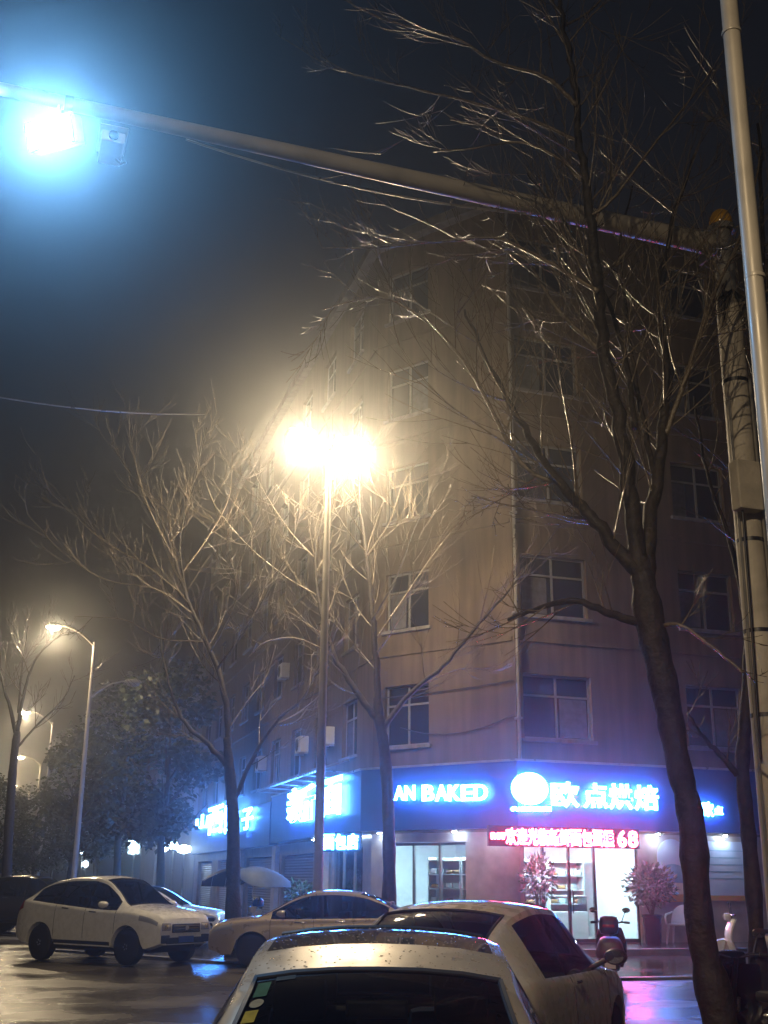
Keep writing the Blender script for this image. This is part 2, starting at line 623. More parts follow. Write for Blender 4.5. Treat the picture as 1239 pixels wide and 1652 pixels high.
def glyph(ch, fat=.02, depth=.1):
    if ch in GLY: return GLY[ch]
    cu = bpy.data.curves.new('glyph', 'FONT')
    cu.body = ch
    cu.offset = fat
    cu.extrude = depth / 2
    cu.resolution_u = 3
    t = bpy.data.objects.new('glyph', cu)
    COL.objects.link(t)
    dg = bpy.context.evaluated_depsgraph_get()
    me = bpy.data.meshes.new_from_object(t.evaluated_get(dg))
    vs = [v.co.copy() for v in me.vertices]
    fs = [tuple(p.vertices) for p in me.polygons]
    bpy.data.objects.remove(t)
    bpy.data.curves.remove(cu)
    bpy.data.meshes.remove(me)
    if not vs: return None
    x0, x1 = min(v.x for v in vs), max(v.x for v in vs)
    y0, y1 = min(v.y for v in vs), max(v.y for v in vs)
    GLY[ch] = ([((v.x - x0) / max(1e-6, x1 - x0), (v.y - y0) / max(1e-6, y1 - y0), v.z / depth) for v in vs], fs)
    return GLY[ch]


def letter(ch, s0, s1, z0, z1, m, parent, dep=.06, name='letter'):
    g = glyph(ch)
    if g is None: return None
    vs = [(s0 + v[0] * (s1 - s0), -(v[2] + .5) * dep, z0 + v[1] * (z1 - z0)) for v in g[0]]
    return MB().add(vs, g[1]).build(name, m, parent)


def sign(face, out, label, chars, m, cat='shop sign', name='shop_sign', dep=.06, group=None):
    """chars: (character, px0, px1, py top at px0, py bottom at px0, py top px1, py bottom px1)"""
    e = empty(name, label=label, cat=cat, group=group)
    face_obj(e, face, Vector((0, 0, 0)), 0, -out - .10, 0)
    for c in chars:
        ch, x0, x1, ya, yb, yc, yd = c
        s0, za = hit(x0, ya, face, out + .14)
        _, zb = hit(x0, yb, face, out + .14)
        s1, zc = hit(x1, yc, face, out + .14)
        _, zd = hit(x1, yd, face, out + .14)
        letter(ch, s0, s1, (zb + zd) / 2, (za + zc) / 2, m, e, dep)
    return e


# white bakery lettering on the front
e = sign('right', FO, 'big glowing white Chinese bakery name right of the oval logo', [
    ('欧', 889, 933, 1261, 1302, 1261, 1302), ('点', 940, 980, 1263, 1303, 1264, 1304),
    ('烘', 982, 1019, 1264, 1305, 1265, 1306), ('焙', 1023, 1061, 1266, 1307, 1267, 1308)], M_LET)
e = empty('oval_logo', label='glowing white oval logo disc on the blue fascia', cat='logo sign')
face_obj(e, 'right', Vector((0, 0, 0)), 0, -FO - .10, 0)
s0, zc = hit(822, 1272, 'right', FO); s1, _ = hit(880, 1272, 'right', FO)
_, za = hit(851, 1247, 'right', FO); _, zb = hit(851, 1299, 'right', FO)
MB().lathe([(.5, 0), (.5, -.07), (.46, -.09)], ((s0 + s1) / 2, 0, (za + zb) / 2), 28, 'y', (s1 - s0, za - zb)).build('disc', M_LET, e)
x = 821
e = empty('shop_sign', label='small row of white letters under the oval logo', cat='shop sign')
face_obj(e, 'right', Vector((0, 0, 0)), 0, -FO - .10, 0)
for wd, a, b in (('OU', 821, 835), ('DIAN', 837, 854), ('HONGBEI', 856, 886)):
    for i, ch in enumerate(wd):
        w = (b - a) / len(wd)
        s0, za = hit(a + i * w + .2, 1302, 'right', FO); s1, zb = hit(a + (i + 1) * w - .4, 1309, 'right', FO)
        letter(ch, s0, s1, zb, za, M_LET, e)
sign('chamfer', FO, 'glowing white English bakery lettering on the corner fascia', [
    ('A', 636, 652, 1268, 1291, 1267, 1291), ('N', 653, 669, 1267, 1291, 1267, 1291), ('B', 681, 700, 1266, 1292, 1266, 1292), ('A', 702, 722, 1266, 1292, 1266, 1292),
    ('K', 723, 742, 1266, 1292, 1266, 1292), ('E', 744, 762, 1266, 1292, 1266, 1292), ('D', 764, 786, 1265, 1292, 1265, 1291)], M_LET)
sign('street', FO, 'two tall blown-out white characters on the street side fascia', [
    ('新', 464, 509, 1272, 1331, 1264, 1320), ('面', 518, 551, 1258, 1318, 1252, 1314)], M_LET)
sign('street', .36, 'glowing white characters of the second shop down the street', [
    ('山', 317, 337, 1316, 1338, 1312, 1336), ('西', 337, 360, 1302, 1346, 1299, 1344), ('饼', 361, 384, 1299, 1345, 1295, 1342), ('子', 391, 408, 1305, 1339, 1302, 1337)], M_LET)
sign('right', FO, 'small glowing white characters at the far right behind the tree', [
    ('欧', 1132, 1150, 1293, 1317, 1294, 1318), ('点', 1152, 1166, 1300, 1314, 1301, 1315)], M_LET)

# red LED board under the fascia
e = empty('led_board', label='red scrolling LED board glowing above the bakery door', cat='LED sign')
face_obj(e, 'right', Vector((0, 0, 0)), 0, -.42, 0)
a0, zt = hit(788, 1333, 'right', .42); a1, zb = hit(1032, 1368, 'right', .42)
_, zt2 = hit(1032, 1340, 'right', .42); _, zb2 = hit(788, 1364, 'right', .42)
zt, zb = (zt + zt2) / 2, (zb + zb2) / 2
MB().box((a0, .0, zb - .02), (a1, .1, zt + .03)).build('housing', M_DARK, e)
for ch, x0, x1, h in ([('n', 792, 799, .4), ('e', 800, 807, .4), ('w', 808, 815, .4)] + [(c, 816 + 17.4 * i, 816 + 17.4 * (i + 1) - .6, 1) for i, c in enumerate('欢迎光临新鲜面包蛋糕')] + [('6', 996, 1010, 1), ('8', 1013, 1028, 1)]):
    s0, _ = hit(x0, 1350, 'right', .42); s1, _ = hit(x1, 1350, 'right', .42)
    mid = (zt + zb) / 2
    letter(ch, s0, s1, mid - (zt - zb) / 2 * h * .92, mid + (zt - zb) / 2 * h * .92, M_REDLET, e, .03)
# three-character light box over the corner door, street side
e = empty('light_box', label='small white light box sign of three characters over the street-side door', cat='light box')
face_obj(e, 'chamfer', Vector((0, 0, 0)), 0, -FO - .05, 0)
s0, za = hit(521, 1337, 'chamfer', FO); s1, zb = hit(578, 1360, 'chamfer', FO)
s0, s1, za, zb = -1.5, -.12, 3.0, 2.55
for i, ch in enumerate('面包店'):
    w = (s1 - s0) / 3
    letter(ch, s0 + i * w + .03, s0 + (i + 1) * w - .03, zb, za, M_LET, e)
MB().box((s0 - .05, .01, zb - .06), (s1 + .05, .07, za + .06)).build('housing', M_DARK, e)

# downlights tucked under the fascia
M_DL = glow('downlight', (.6, .78, 1.0), 380)
dl_cup = MB().lathe([(.075, 0), (.085, -.06), (.06, -.062)], (0, 0, 0), 12).mesh('cup', M_STEEL)
dl_lens = MB().lathe([(.058, -.062), (.045, -.085), (.0, -.095)], (0, 0, 0), 12).mesh('lens', M_DL)
for i, (fc, s, nm) in enumerate((('street', LS - 6.2, 'furthest left, on the street side'), ('street', LS - 3.4, 'second on the street side'), ('street', LS - 1.6, 'nearest the corner on the street side'), ('chamfer', .5, 'left end of the corner face'), ('chamfer', 3.15, 'right of the AN lettering'),
                                  ('chamfer', 4.4, 'under the last letters of the corner face'), ('right', .9, 'above the red board, left'), ('right', 3.3, 'above the red board, right'), ('right', 4.15, 'right of the red board'), ('right', 6.35, 'behind the big tree trunk'))):
    e = empty('downlight', label='small white downlight under the fascia, ' + nm, cat='downlight', group='downlights under the fascia')
    face_obj(e, fc, Vector((0, 0, 0)), s, -.25, FZ0)
    obj('cup', dl_cup, e); obj('lens', dl_lens, e)

# corrugated awning over the street-side sign
aw = empty('awning', label='narrow corrugated metal awning above the street-side sign', cat='awning')
face_obj(aw, 'street', Vector((0, 0, 0)), 0, 0, 0)
mb = MB()
n = 60
vs, fs = [], []
for i in range(n + 1):
    s = LS - 11.8 + 10.5 * i / n
    zz = .03 * (1 if i % 2 else -1)
    vs += [(s, -.36, 5.3 + zz), (s, -1.25, 4.98 + zz), (s, -1.25, 4.955 + zz), (s, -.36, 5.275 + zz)]
for i in range(n):
    a, b = i * 4, i * 4 + 4
    for k in range(4): fs.append((a + k, a + (k + 1) % 4, b + (k + 1) % 4, b + k))
mb.add(vs, fs).build('sheet', M_STEEL, aw)
mb = MB()
for k in range(6): mb.tube([(LS - 11.6 + 2 * k, -.02, 4.9), (LS - 11.6 + 2 * k, -1.2, 4.94)], .02, 6)
mb.build('bracket', M_STEEL, aw)

# ------------------------------------------------------------------ shop interior and glazing
M_ROOM = mat('shop_wall_paint', (.62, .66, .68), .6, var=.06)
M_ROOMF = mat('shop_floor_tile', (.4, .4, .4), .2, var=.1)
M_TUBE = glow('shop_ceiling_light', (.72, .93, 1.0), ROOM_POWER)
room = empty('bakery_interior', C1, 0, 'brightly lit interior of the corner bakery behind the glass', 'shop interior')
iR, iC = inward(DR), inward(DC)
iS = inward(DS)
pS = C2 - DS * 4.8 + iS * .24
pA = C2 + (iS + iC).normalized() * .26
pB = C1 + (iR + iC).normalized() * .26
pC = C1 + DR * 3.95 + iR * .24
pD = pC + iR * 4.6
pE = pS + iS * 4.2
poly = [pS, pA, pB, pC, pD, pE]


def loc(p, z): return (p.x - C1.x, p.y - C1.y, z)


MB().add([loc(p, .158) for p in poly], [(0, 1, 2, 3, 4, 5)]).build('floor', M_ROOMF, room)
MB().add([loc(p, 3.02) for p in poly], [(5, 4, 3, 2, 1, 0)]).build('ceiling', M_ROOM, room)
for a, b in ((pC, pD), (pD, pE), (pE, pS)):
    MB().add([loc(a, .158), loc(b, .158), loc(b, 3.02), loc(a, 3.02)], [(0, 1, 2, 3)]).build('back_wall', M_ROOM, room)
for i, (u, v) in enumerate(((1.0, 1.0), (2.6, 1.2), (1.7, 2.8))):
    p = C1 + DR * u + iR * v
    x, y = p.x - C1.x, p.y - C1.y
    MB().box((x - .6, y - .12, 2.93), (x + .6, y + .12, 2.99)).build('ceiling_light', M_TUBE, room)
for p in (C2 + DC * 2.4 + iC * 1.4, C2 + DC * 2.4 + iC * 3.0, C2 - DS * 2.6 + iS * 1.5):
    pass
    x, y = p.x - C1.x, p.y - C1.y
    MB().box((x - .6, y - .12, 2.93), (x + .6, y + .12, 2.99)).build('ceiling_light', M_TUBE, room)

M_SHELF = mat('white_shelf_board', (.68, .70, .70), .4)
M_BREAD = mat('bread_crust', (.42, .22, .08), .6, var=.3, vscale=12)
M_PACK = mat('pale_packaging', (.75, .80, .80), .3, var=.15, vscale=8)
shelf_m = MB()
for z in (.1, .5, .9, 1.3, 1.7, 2.1): shelf_m.box((0, 0, z), (1.1, .4, z + .03))
shelf_b = shelf_m.mesh('shelf', M_SHELF)
side_b = MB().box((-.035, 0, 0), (-.002, .4, 2.2)).mesh('side_panel', M_SHELF)
side_c = MB().box((1.102, 0, 0), (1.135, .4, 2.2)).mesh('side_panel', M_SHELF)
back_b = MB().box((0, .402, 0), (1.1, .42, 2.2)).mesh('back_panel', M_SHELF)
pk_m = MB().bevbox((0, 0, 0), (.22, .26, .16), .03).mesh('package', M_PACK)
br_m = MB().bevbox((0, 0, 0), (.24, .2, .12), .055).mesh('bread_loaf', M_BREAD, 80)
for i, (fc, s, dp, where) in enumerate((('chamfer', 1.15, 1.3, 'behind the left corner pane'), ('chamfer', 2.35, 1.3, 'behind the right corner pane'),
                                         ('right', .45, 2.2, 'behind the left pane beside the door'), ('right', 2.5, 3.2, 'at the back, right of the door'), ('right', 1.25, 3.6, 'at the back, through the door'))):
    e = empty('display_shelf', label='white bakery shelf ' + where, cat='shelf', group='bakery shelves')
    face_obj(e, fc, Vector((0, 0, 0)), s, dp, .16)
    for nm, me in (('shelf', shelf_b), ('side_panel', side_b), ('side_panel', side_c), ('back_panel', back_b)): obj(nm, me, e)
    for z in (.53, .93, 1.33, 1.73):
        for k in range(4):
            if RND.random() < .15: continue
            me, nm = (pk_m, 'bread_package') if RND.random() < .6 else (br_m, 'bread_loaf')
            O, d, L = FACES[fc]
            q = O + d * (s + .04 + .265 * k) + inward(d) * (dp + .05)
            o = obj(nm, me)
            o.location = (q.x, q.y, .16 + z + .002)
            o.rotation_euler = (0, 0, math.atan2(d.y, d.x) + RND.uniform(-.06, .06))
            tag(o, ('pale package' if nm == 'bread_package' else 'brown loaf') + ', %s from left, %s board, shelf %s' % (('first', 'second', 'third', 'fourth')[k], {.53: 'lowest', .93: 'second', 1.33: 'third', 1.73: 'top'}[z], where.replace('of the corner window', 'at the corner')), 'package' if nm == 'bread_package' else 'bread', 'goods on the bakery shelves')
# counter
e = empty('counter', label='white glass-topped sales counter inside the bakery door', cat='counter')
face_obj(e, 'right', Vector((0, 0, 0)), .9, 1.5, .16)
MB().bevbox((0, 0, 0), (1.9, .6, .75), .02).build('cabinet', M_SHELF, e)
MB().box((.02, .02, .752), (1.88, .58, 1.15)).build('glass_case', M_SGLASS, e)
MB().box((0, 0, 1.153), (1.9, .6, 1.18)).build('top', M_SHELF, e)


def glazing(face, s0, s1, bounds, z1, label, dark, cat='shopfront', dep=.1):
    e = empty('shop_window', label=label, cat=cat)
    face_obj(e, face, Vector((0, 0, 0)), 0, dep, 0)
    xs = [s0] + bounds + [s1]
    for x in xs:
        a = max(s0, x - .035); b = min(s1, x + .035)
        MB().box((a, -.03, .152), (b, .05, z1)).build('mullion', dark, e)
    for a, b in zip(xs, xs[1:]):
        MB().box((a + .04, 0, .25), (b - .04, .012, z1 - .08)).build('pane', M_SGLASS, e)
        MB().box((a + .036, -.02, z1 - .08), (b - .036, .04, z1 - .002)).build('head_rail', dark, e)
        MB().box((a + .036, -.02, .153), (b - .036, .04, .25)).build('bottom_rail', dark, e)
    return e


g = glazing('right', .13, 3.61, [.72, 1.5, 2.28], 2.79, 'bakery shopfront with dark-framed glass door and side panes', M_DFRAME)
for x in (1.43, 1.57): MB().tube([(x, -.05, .9), (x, -.08, .95), (x, -.08, 1.45), (x, -.05, 1.5)], .015, 6).build('door_handle', M_CHROME, g)
glazing('chamfer', .56, 3.34, [1.5, 2.42], 2.74, 'bakery corner window with white shelves behind it', M_FRAME)
glazing('street', LS - 4.59, LS - .91, [LS - 3.4, LS - 2.1], 2.74, 'narrow lit panes of the bakery on the street side', M_FRAME)
# other shop fronts down the street: shutters and panes
M_SHUT = mat('roller_shutter', (.2, .2, .22), .4, .4, var=.1)
for i, (a, b) in enumerate(((LS - 12.5, LS - 6.0), (LS - 20, LS - 14), (LS - 28, LS - 21.5), (LS - 35, LS - 30))):
    nm = ('first', 'second', 'third', 'fourth')[i]
    e = empty('shutter', label='dark closed roller shutter, %s down the left street from the corner' % nm, cat='shutter', group='shutters along the street')
    face_obj(e, 'street', Vector((0, 0, 0)), 0, .15, 0)
    mb = MB()
    slats = MB()
    for k in range(24):
        z = .152 + k * .1
        me = MB().add([(a, 0, z), (b, 0, z), (b, -.025, z + .05), (a, -.025, z + .05), (b, 0, z + .098), (a, 0, z + .098)], [(0, 1, 2, 3), (3, 2, 4, 5)])
        me.build('slat', M_SHUT, e)
# lit white piers between the street shops
for i, s in enumerate((LS - 5.3, LS - 13.2, LS - 20.8)):
    o = MB().box((-.32, -.18, .152), (.32, -.003, 2.95)).build('pier', mat('white_pier_tile', (.5, .5, .52), .3, var=.1), bld)
    face_obj(o, 'street', C1, s)

# posters on the right-hand wall
M_P1 = mat('poster_pale', (.55, .60, .72), .5, col2=(.42, .5, .68), vscale=2.2)
M_P2 = mat('poster_blue', (.10, .25, .42), .5, col2=(.22, .42, .55), vscale=3)
M_P3 = mat('poster_orange', (.65, .22, .07), .5, col2=(.5, .35, .1), vscale=4)
M_P4 = mat('poster_cream', (.7, .68, .5), .5, col2=(.6, .5, .35), vscale=5)
po = empty('wall_poster', label='arched pale blue poster with orange foot, left of the big tree trunk', cat='poster')
a0, zt = hit(1058, 1353, 'right'); a1, zb = hit(1112, 1455, 'right')
face_obj(po, 'right', Vector((0, 0, 0)), a0, -.012, zb)
w, h = a1 - a0, zt - zb
pts = [(0, .42 * h), (w, .42 * h), (w, h * .72)] + [(w / 2 + w / 2 * math.cos(t), h * .72 + h * .28 * math.sin(t)) for t in [math.pi * k / 12 for k in range(1, 12)]] + [(0, h * .72)]
nn = len(pts)


def slabpoly(pts, y0, y1, m, name, parent):
    k = len(pts)
    return MB().add([(x, y0, z) for x, z in pts] + [(x, y1, z) for x, z in pts],
                    [tuple(range(k)), tuple(reversed(range(k, 2 * k)))] + [(i, i + k, (i + 1) % k + k, (i + 1) % k) for i in range(k)]).build(name, m, parent)


slabpoly(pts, -.012, .01, M_P1, 'board', po)
MB().box((0, -.012, .12 * h), (w, .01, .418 * h)).build('picture', M_P4, po)
slabpoly([(0.02, .3 * h), (w - .02, .3 * h)] + [(w / 2 + (w / 2 - .02) * math.cos(t), .42 * h + .18 * h * math.sin(t)) for t in [math.pi * k / 8 for k in range(9)]], -.018, -.0125, M_P2, 'blue_shape', po)
MB().box((0, -.015, 0), (w, .01, .118 * h)).build('foot_band', M_P3, po)
po = empty('wall_poster', label='plain pale blue wall panel right of the big tree trunk', cat='poster')
a0, zt = hit(1130, 1357, 'right'); a1, zb = hit(1214, 1445, 'right')
face_obj(po, 'right', Vector((0, 0, 0)), a0, -.012, zb)
w, h = a1 - a0, zt - zb
MB().box((0, -.012, 0), (w, .01, h)).build('board', M_P1, po)
MB().box((0, -.014, -.14), (w, .012, -.003)).build('foot_band', M_P3, po)
for k in range(5): MB().box((.1, -.016, h * (.3 + .13 * k)), (w * (.9 - .1 * (k % 2)), -.0125, h * (.3 + .13 * k) + .02)).build('text_line', M_P2, po)

# ------------------------------------------------------------------ second building further down the street
b2o = C3 - DS * 6 + inward(DS) * 1.0
b2 = empty('street_building', (b2o.x, b2o.y, 0), math.atan2(DS.y, DS.x), 'dim grey building beyond the corner block, behind the evergreens', 'building')
holes = [(-34 + 4.2 * k, -32.2 + 4.2 * k, 5.4 + 3.3 * j, 7.0 + 3.3 * j) for k in range(8) for j in range(3)]
wall_holes(-36, 0, 0, 15.5, holes).build('wall', M_WALL2, b2)
MB().box((-36, .003, 15.5), (0, 12, 15.8)).build('roof', M_WALL2, b2)
MB().add([(0, .0, 0), (0, 12, 0), (0, 12, 15.5), (0, 0, 15.5)], [(0, 1, 2, 3)]).build('end_wall', M_WALL2, b2)
fr, panes, sill = frame_meshes(1.8, 1.6, 'b2')
for h4 in holes:
    o = obj('window', fr, b2); o.location = (h4[0], .1, h4[2])
    for pm in panes: obj('pane', pm, o)
M_SIGN2 = glow('far_sign_light', (.45, .75, 1.0), 16)
for i, (px0, px1, py0, py1, Y, nm, lab) in enumerate(((206, 227, 1352, 1378, 84, '茶', 'lit white sign box of the furthest left shop'), (243, 264, 1328, 1354, 80, '之', 'small glowing white zigzag sign above the left cars'))):
    a, b = at(px0, py1, Y), at(px1, py0, Y)
    e = empty('light_box', (a.x, a.y, a.z), 0, lab, 'light box')
    w, h = b.x - a.x, b.z - a.z
    g = letter(nm, 0, w, 0, h, M_SIGN2, e, .15)
    MB().box((-.05, .03, -.05), (w + .05, .3, h + .05)).build('housing', M_DARK if i else M_STEEL, e)
    MB().box((w / 2 - .05, .1, -a.z), (w / 2 + .05, .2, -.06)).build('post', M_STEEL, e)
M_BALL = glow('globe_light', (.6, .82, 1.0), 25)
for i, (px, py, Y, lab) in enumerate(((266, 1366, 78, 'round white globe lamp above the left shop door'), (280, 1364, 78, 'round white globe lamp right of its twin'), (297, 1370, 72, 'flat white lamp under the shop canopy at the left'),
                                      (133, 1374, 95, 'small white light far down the left street, upper of two'), (138, 1394, 95, 'small white light far down the left street, lower of two'), (84, 1384, 110, 'faint white light furthest down the left street'))):
    p = at(px, py, Y)
    r = .3 if i < 2 else .25
    e = empty('globe_lamp', (p.x, p.y, 0), 0, lab, 'lamp', 'small lamps down the street')
    MB().lathe([(.02, -r), (r * .7, -r * .7), (r, 0), (r * .7, r * .7), (.02, r)], (0, 0, p.z), 12, 'z', (1, 1) if i != 2 else (2, .8)).build('globe', M_BALL, e, 60)
    MB().tube([(0, 0, 0), (0, 0, p.z - r)], .05, 6).build('post', M_STEEL, e)

# ------------------------------------------------------------------ street lamps
M_SOD = glow('warm_lamp_bowl', (1.0, .80, .50), 60)
M_SOD.cycles.emission_sampling = 'NONE'
M_OFFB = mat('unlit_lamp_bowl', (.35, .35, .35), .2)


def lamp_light(name, kind, power, col, loc, parent, rot=None, **kw):
    ld = bpy.data.lights.new(name, kind)
    ld.energy = power
    ld.color = col
    for k, v in kw.items(): setattr(ld, k, v)
    o = bpy.data.objects.new(name, ld)
    COL.objects.link(o)
    o.parent = parent
    o.location = loc
    if rot: o.rotation_euler = rot
    return o


def street_lamp(loc, h, left, right, label, far=(.42, .75), lit_right=True):
    e = empty('street_lamp', loc, math.atan2(DR.y, DR.x), label, 'street lamp', 'street lamps along the road')
    MB().tube([(0, 0, 0), (0, 0, .5), (0, 0, .52), (0, 0, h - .6)], [.15, .145, .12, .065], 12).build('pole', M_POLE, e, 50)
    MB().bevbox((-.2, -.2, 0), (.2, .2, .06), .02).build('base_plate', M_STEEL, e)
    for sgn, ln, dz, lit in ((-1, left[0], left[1], True), (1, right[0], right[1], lit_right)):
        zt = h + dz
        zb = min(h - .8, zt - .8)
        pts = [(0, 0, zb)] + [(sgn * ln * t, 0, zb + (zt - zb) * (1 - (1 - t) ** 2)) for t in (.15, .35, .6, .85, 1.0)]
        arm = MB().tube(pts, [.05, .045, .042, .04, .036, .034], 8).build('arm', M_POLE, e, 60)
        x0 = sgn * ln
        hd = MB()
        prof = [(.02, -.02), (.1, 0), (.2, .03), (.27, .07), (.3, .12), (.26, .17), (.14, .21), (.02, .22)]
        hd.lathe([(r, z - .02) for r, z in prof[3:]], (x0 + sgn * .25, 0, zt - .09), 14, 'z', (1.25, .5))
        head = hd.build('lamp_head', M_POLE, e, 60)
        mb = MB().lathe([(.0, -.17), (.12, -.155), (.2, -.11), (.25, -.05), (.26, -.002)], (x0 + sgn * .25, 0, zt - .06), 16, 'z', (1.2, .48))
        mb.build('lamp_bowl', M_SOD if lit else M_OFFB, e, 60)
        if lit:
            lamp_light('bulb', 'POINT', LAMP_POWER * far[0], (1.0, .78, .48), (x0 + sgn * .25, 0, zt - .34), e, shadow_soft_size=.1)
            lamp_light('reflector_beam', 'SPOT', LAMP_POWER * far[1], (1.0, .78, .48), (x0 + sgn * .25, 0, zt - .36), e, shadow_soft_size=.1, spot_size=math.radians(172), spot_blend=.35)
    return e


b = at(512, 1450, 27)
street_lamp((b.x, b.y, 0), 12.35, (.46, 0.05), (.44, -.02), 'tall double-arm street lamp blazing warm white at the corner')
for i, (px, py, Y, lab) in enumerate(((85, 1012, 48, 'second street lamp down the left road, nearest of the far ones'), (40, 1150, 74, 'third street lamp down the left road'),
                                      (33, 1222, 103, 'fourth street lamp down the left road, small and far'), (22, 1268, 134, 'furthest street lamp down the left road'))):
    p = at(px, py, Y)
    street_lamp((p.x + 1.7, p.y + .55, 0), p.z + .1, (1.5, 0.0), (1.5, -2.2), lab, (.26, .7), False)

street_lamp((-3.2, -7.5, 0), 11.6, (1.2, 0.0), (.9, -.02), 'street lamp of the near row standing behind the camera', (.75, 2.7), lit_right=False)

# ------------------------------------------------------------------ mast with arm, strobe light and camera
pm = at(1166, 395, 10.8)
mast = empty('mast_arm_pole', (pm.x, pm.y, 0), math.atan2(DR.y, DR.x), 'pale mast pole with a long tapering arm reaching over the road', 'mast pole')
HZ = pm.z
MB().tube([(0, 0, 0), (0, 0, HZ - .62)], [.15, .125], 16).build('pole', M_CONC, mast, 50)
MB().tube([(0, 0, HZ - .62), (0, 0, HZ - .55), (0, 0, HZ + .22)], [.125, .10, .10], 16).build('pole_head', M_STEEL, mast, 50)
MB().lathe([(.115, .22), (.125, .25), (.12, .31), (.09, .38), (.045, .42), (.0, .43)], (0, 0, HZ), 18).build('amber_dome', mat('amber_dome', (.55, .30, .03), .18, spec=.7), mast, 60)
MB().lathe([(.14, .15), (.14, .215)], (0, 0, HZ), 16).build('collar', M_STEEL, mast, 40)
tilt = .012
arm_L = 9.6
apts = [(-.08 - arm_L * t, 0, HZ - .03 + arm_L * t * tilt) for t in [k / 12 for k in range(13)]]
MB().tube(apts, [.115 - .075 * k / 12 for k in range(13)], 12).build('arm', M_POLE, mast, 50)
MB().box((-.2, -.17, HZ - .2), (-.17, .17, HZ + .14)).build('flange', M_STEEL, mast)
# straps and conduits up the pole
for k, z in enumerate((3.2, 4.0, 4.9, 5.6, 6.6)):
    MB().lathe([(.152 - .003 * z, -.02), (.152 - .003 * z, .02)], (0, 0, z), 16).build('strap', M_DARK, mast, 40)
MB().tube([(-.17, -.06, .2), (-.165, -.06, 3.0), (-.15, -.07, 6.4)], .016, 6).build('conduit', M_STEEL, mast, 60)
MB().tube([(.09, -.14, .2), (.085, -.14, 3.0), (.08, -.13, 6.6)], .016, 6).build('conduit', M_STEEL, mast, 60)
bx = at(1176, 785, 10.55)
MB().bevbox((-.27, -.27, bx.z - .24), (.0, -.125, bx.z + .26), .015).build('junction_box', M_CONC, mast)
MB().tube([(-.2, -.2, bx.z - .24), (-.19, -.17, bx.z - 1.2), (-.17, -.1, bx.z - 2.6)], .012, 6).build('conduit', M_DARK, mast, 60)
mb = MB()
for k in range(7):
    a = k * .9
    mb.tube([(-.1 + .03 * math.cos(a), -.1, HZ - .5 - .02 * k), (-.22 - .05 * math.sin(a), -.12, HZ - .75 - .05 * k), (-.05, -.15, HZ - .62), (.1, -.15, HZ - .7 - .04 * k)], .01, 5)
mb.build('cable_bundle', M_WIRE, mast, 60)
# fittings near the end of the arm are things held by it
M_LED = glow('blue_white_flood', (.3, .6, 1.0), 60)
M_LED.cycles.emission_sampling = 'NONE'
pl = at(85, 215, 8.55)
led = empty('flood_light', pl, -.36, 'dazzling blue-white flood light under the left end of the mast arm', 'flood light')
led.rotation_euler = (.42, 0, -.36)
MB().bevbox((-.24, 0, -.13), (.24, .13, .13), .03).build('casing', M_STEEL, led)
MB().box((-.24, -.05, .112), (.24, -.002, .13)).box((-.24, -.05, -.13), (.24, -.002, -.112)).box((-.24, -.05, -.11), (-.222, -.002, .11)).box((.222, -.05, -.11), (.24, -.002, .11)).build('bezel', M_STEEL, led)
MB().add([(-.22, -.012, -.11), (.22, -.012, -.11), (.22, -.012, .11), (-.22, -.012, .11)], [(0, 1, 2, 3)]).build('lens', M_LED, led)
MB().tube([(0, .1, .11), (0, .2, .34)], .02, 8).build('bracket', M_STEEL, led)
lamp_light('led_array', 'AREA', LED_POWER, (.20, .53, 1.0), (0, -.03, 0), led, (math.radians(-90), 0, 0), shape='RECTANGLE', size=.43, size_y=.21)
pc = at(180, 237, 8.65)
camh = empty('camera_housing', pc, math.atan2(DR.y, DR.x), 'small white camera housing beside the flood light', 'camera')
MB().bevbox((-.10, -.16, -.055), (.10, .2, .055), .015).build('casing', M_WHITE, camh)
MB().bevbox((-.12, -.22, .058), (.12, .2, .07), .005).build('sunshade', M_WHITE, camh)
MB().lathe([(.04, 0), (.042, -.03), (.0, -.035)], (0, -.16, 0), 12, 'y').build('lens', M_DARK, camh)
MB().tube([(.05, .08, -.06), (.1, .08, -.1), (.14, .06, -.085)], .012, 6).build('cable_tail', M_WHITE, camh)
MB().tube([(0, .05, .07), (0, .03, .22)], .018, 8).build('bracket', M_STEEL, camh)
# clamp on the arm
t = .68
q = Vector((pm.x, pm.y, 0)) - DR * (.08 + arm_L * .70)
MB().lathe([(.075, -.035), (.075, .035)], (-.08 - arm_L * .70, 0, HZ - .03 + arm_L * .70 * tilt), 14, 'x').build('clamp', M_DARK, mast, 40)
# cable slung under the arm
pa, pb = at(300, 225, 9.4), at(850, 345, 10.0)
pts = [pa.lerp(pb, k / 16) + Vector((0, 0, -.12 * 4 * (k / 16) * (1 - k / 16))) for k in range(17)]
o = MB().tube([p - pa for p in pts], .012, 5).build('hanging_cable', M_STEEL)
o.location = pa
tag(o, 'thin pale cable slung below the mast arm', 'cable')
# slender pole in front
pt = at(1172, 0, 6.0)
e = empty('slender_pole', (2.15, 6.0, 0), 0, 'slender pale steel pole at the right edge, in front of the mast', 'pole')
MB().tube([(0.0, 0, 0), (0, 0, 3), (.02, 0, 6), (.05, 0, 9.5)], [.060, .056, .054, .052], 16).build('shaft', M_POLE, e, 60)
for z in (5.1, 6.85): MB().lathe([(.060, -.012), (.062, 0), (.060, .012)], (.03 * (z / 8), 0, z), 16).build('weld_ring', M_POLE, e, 60)
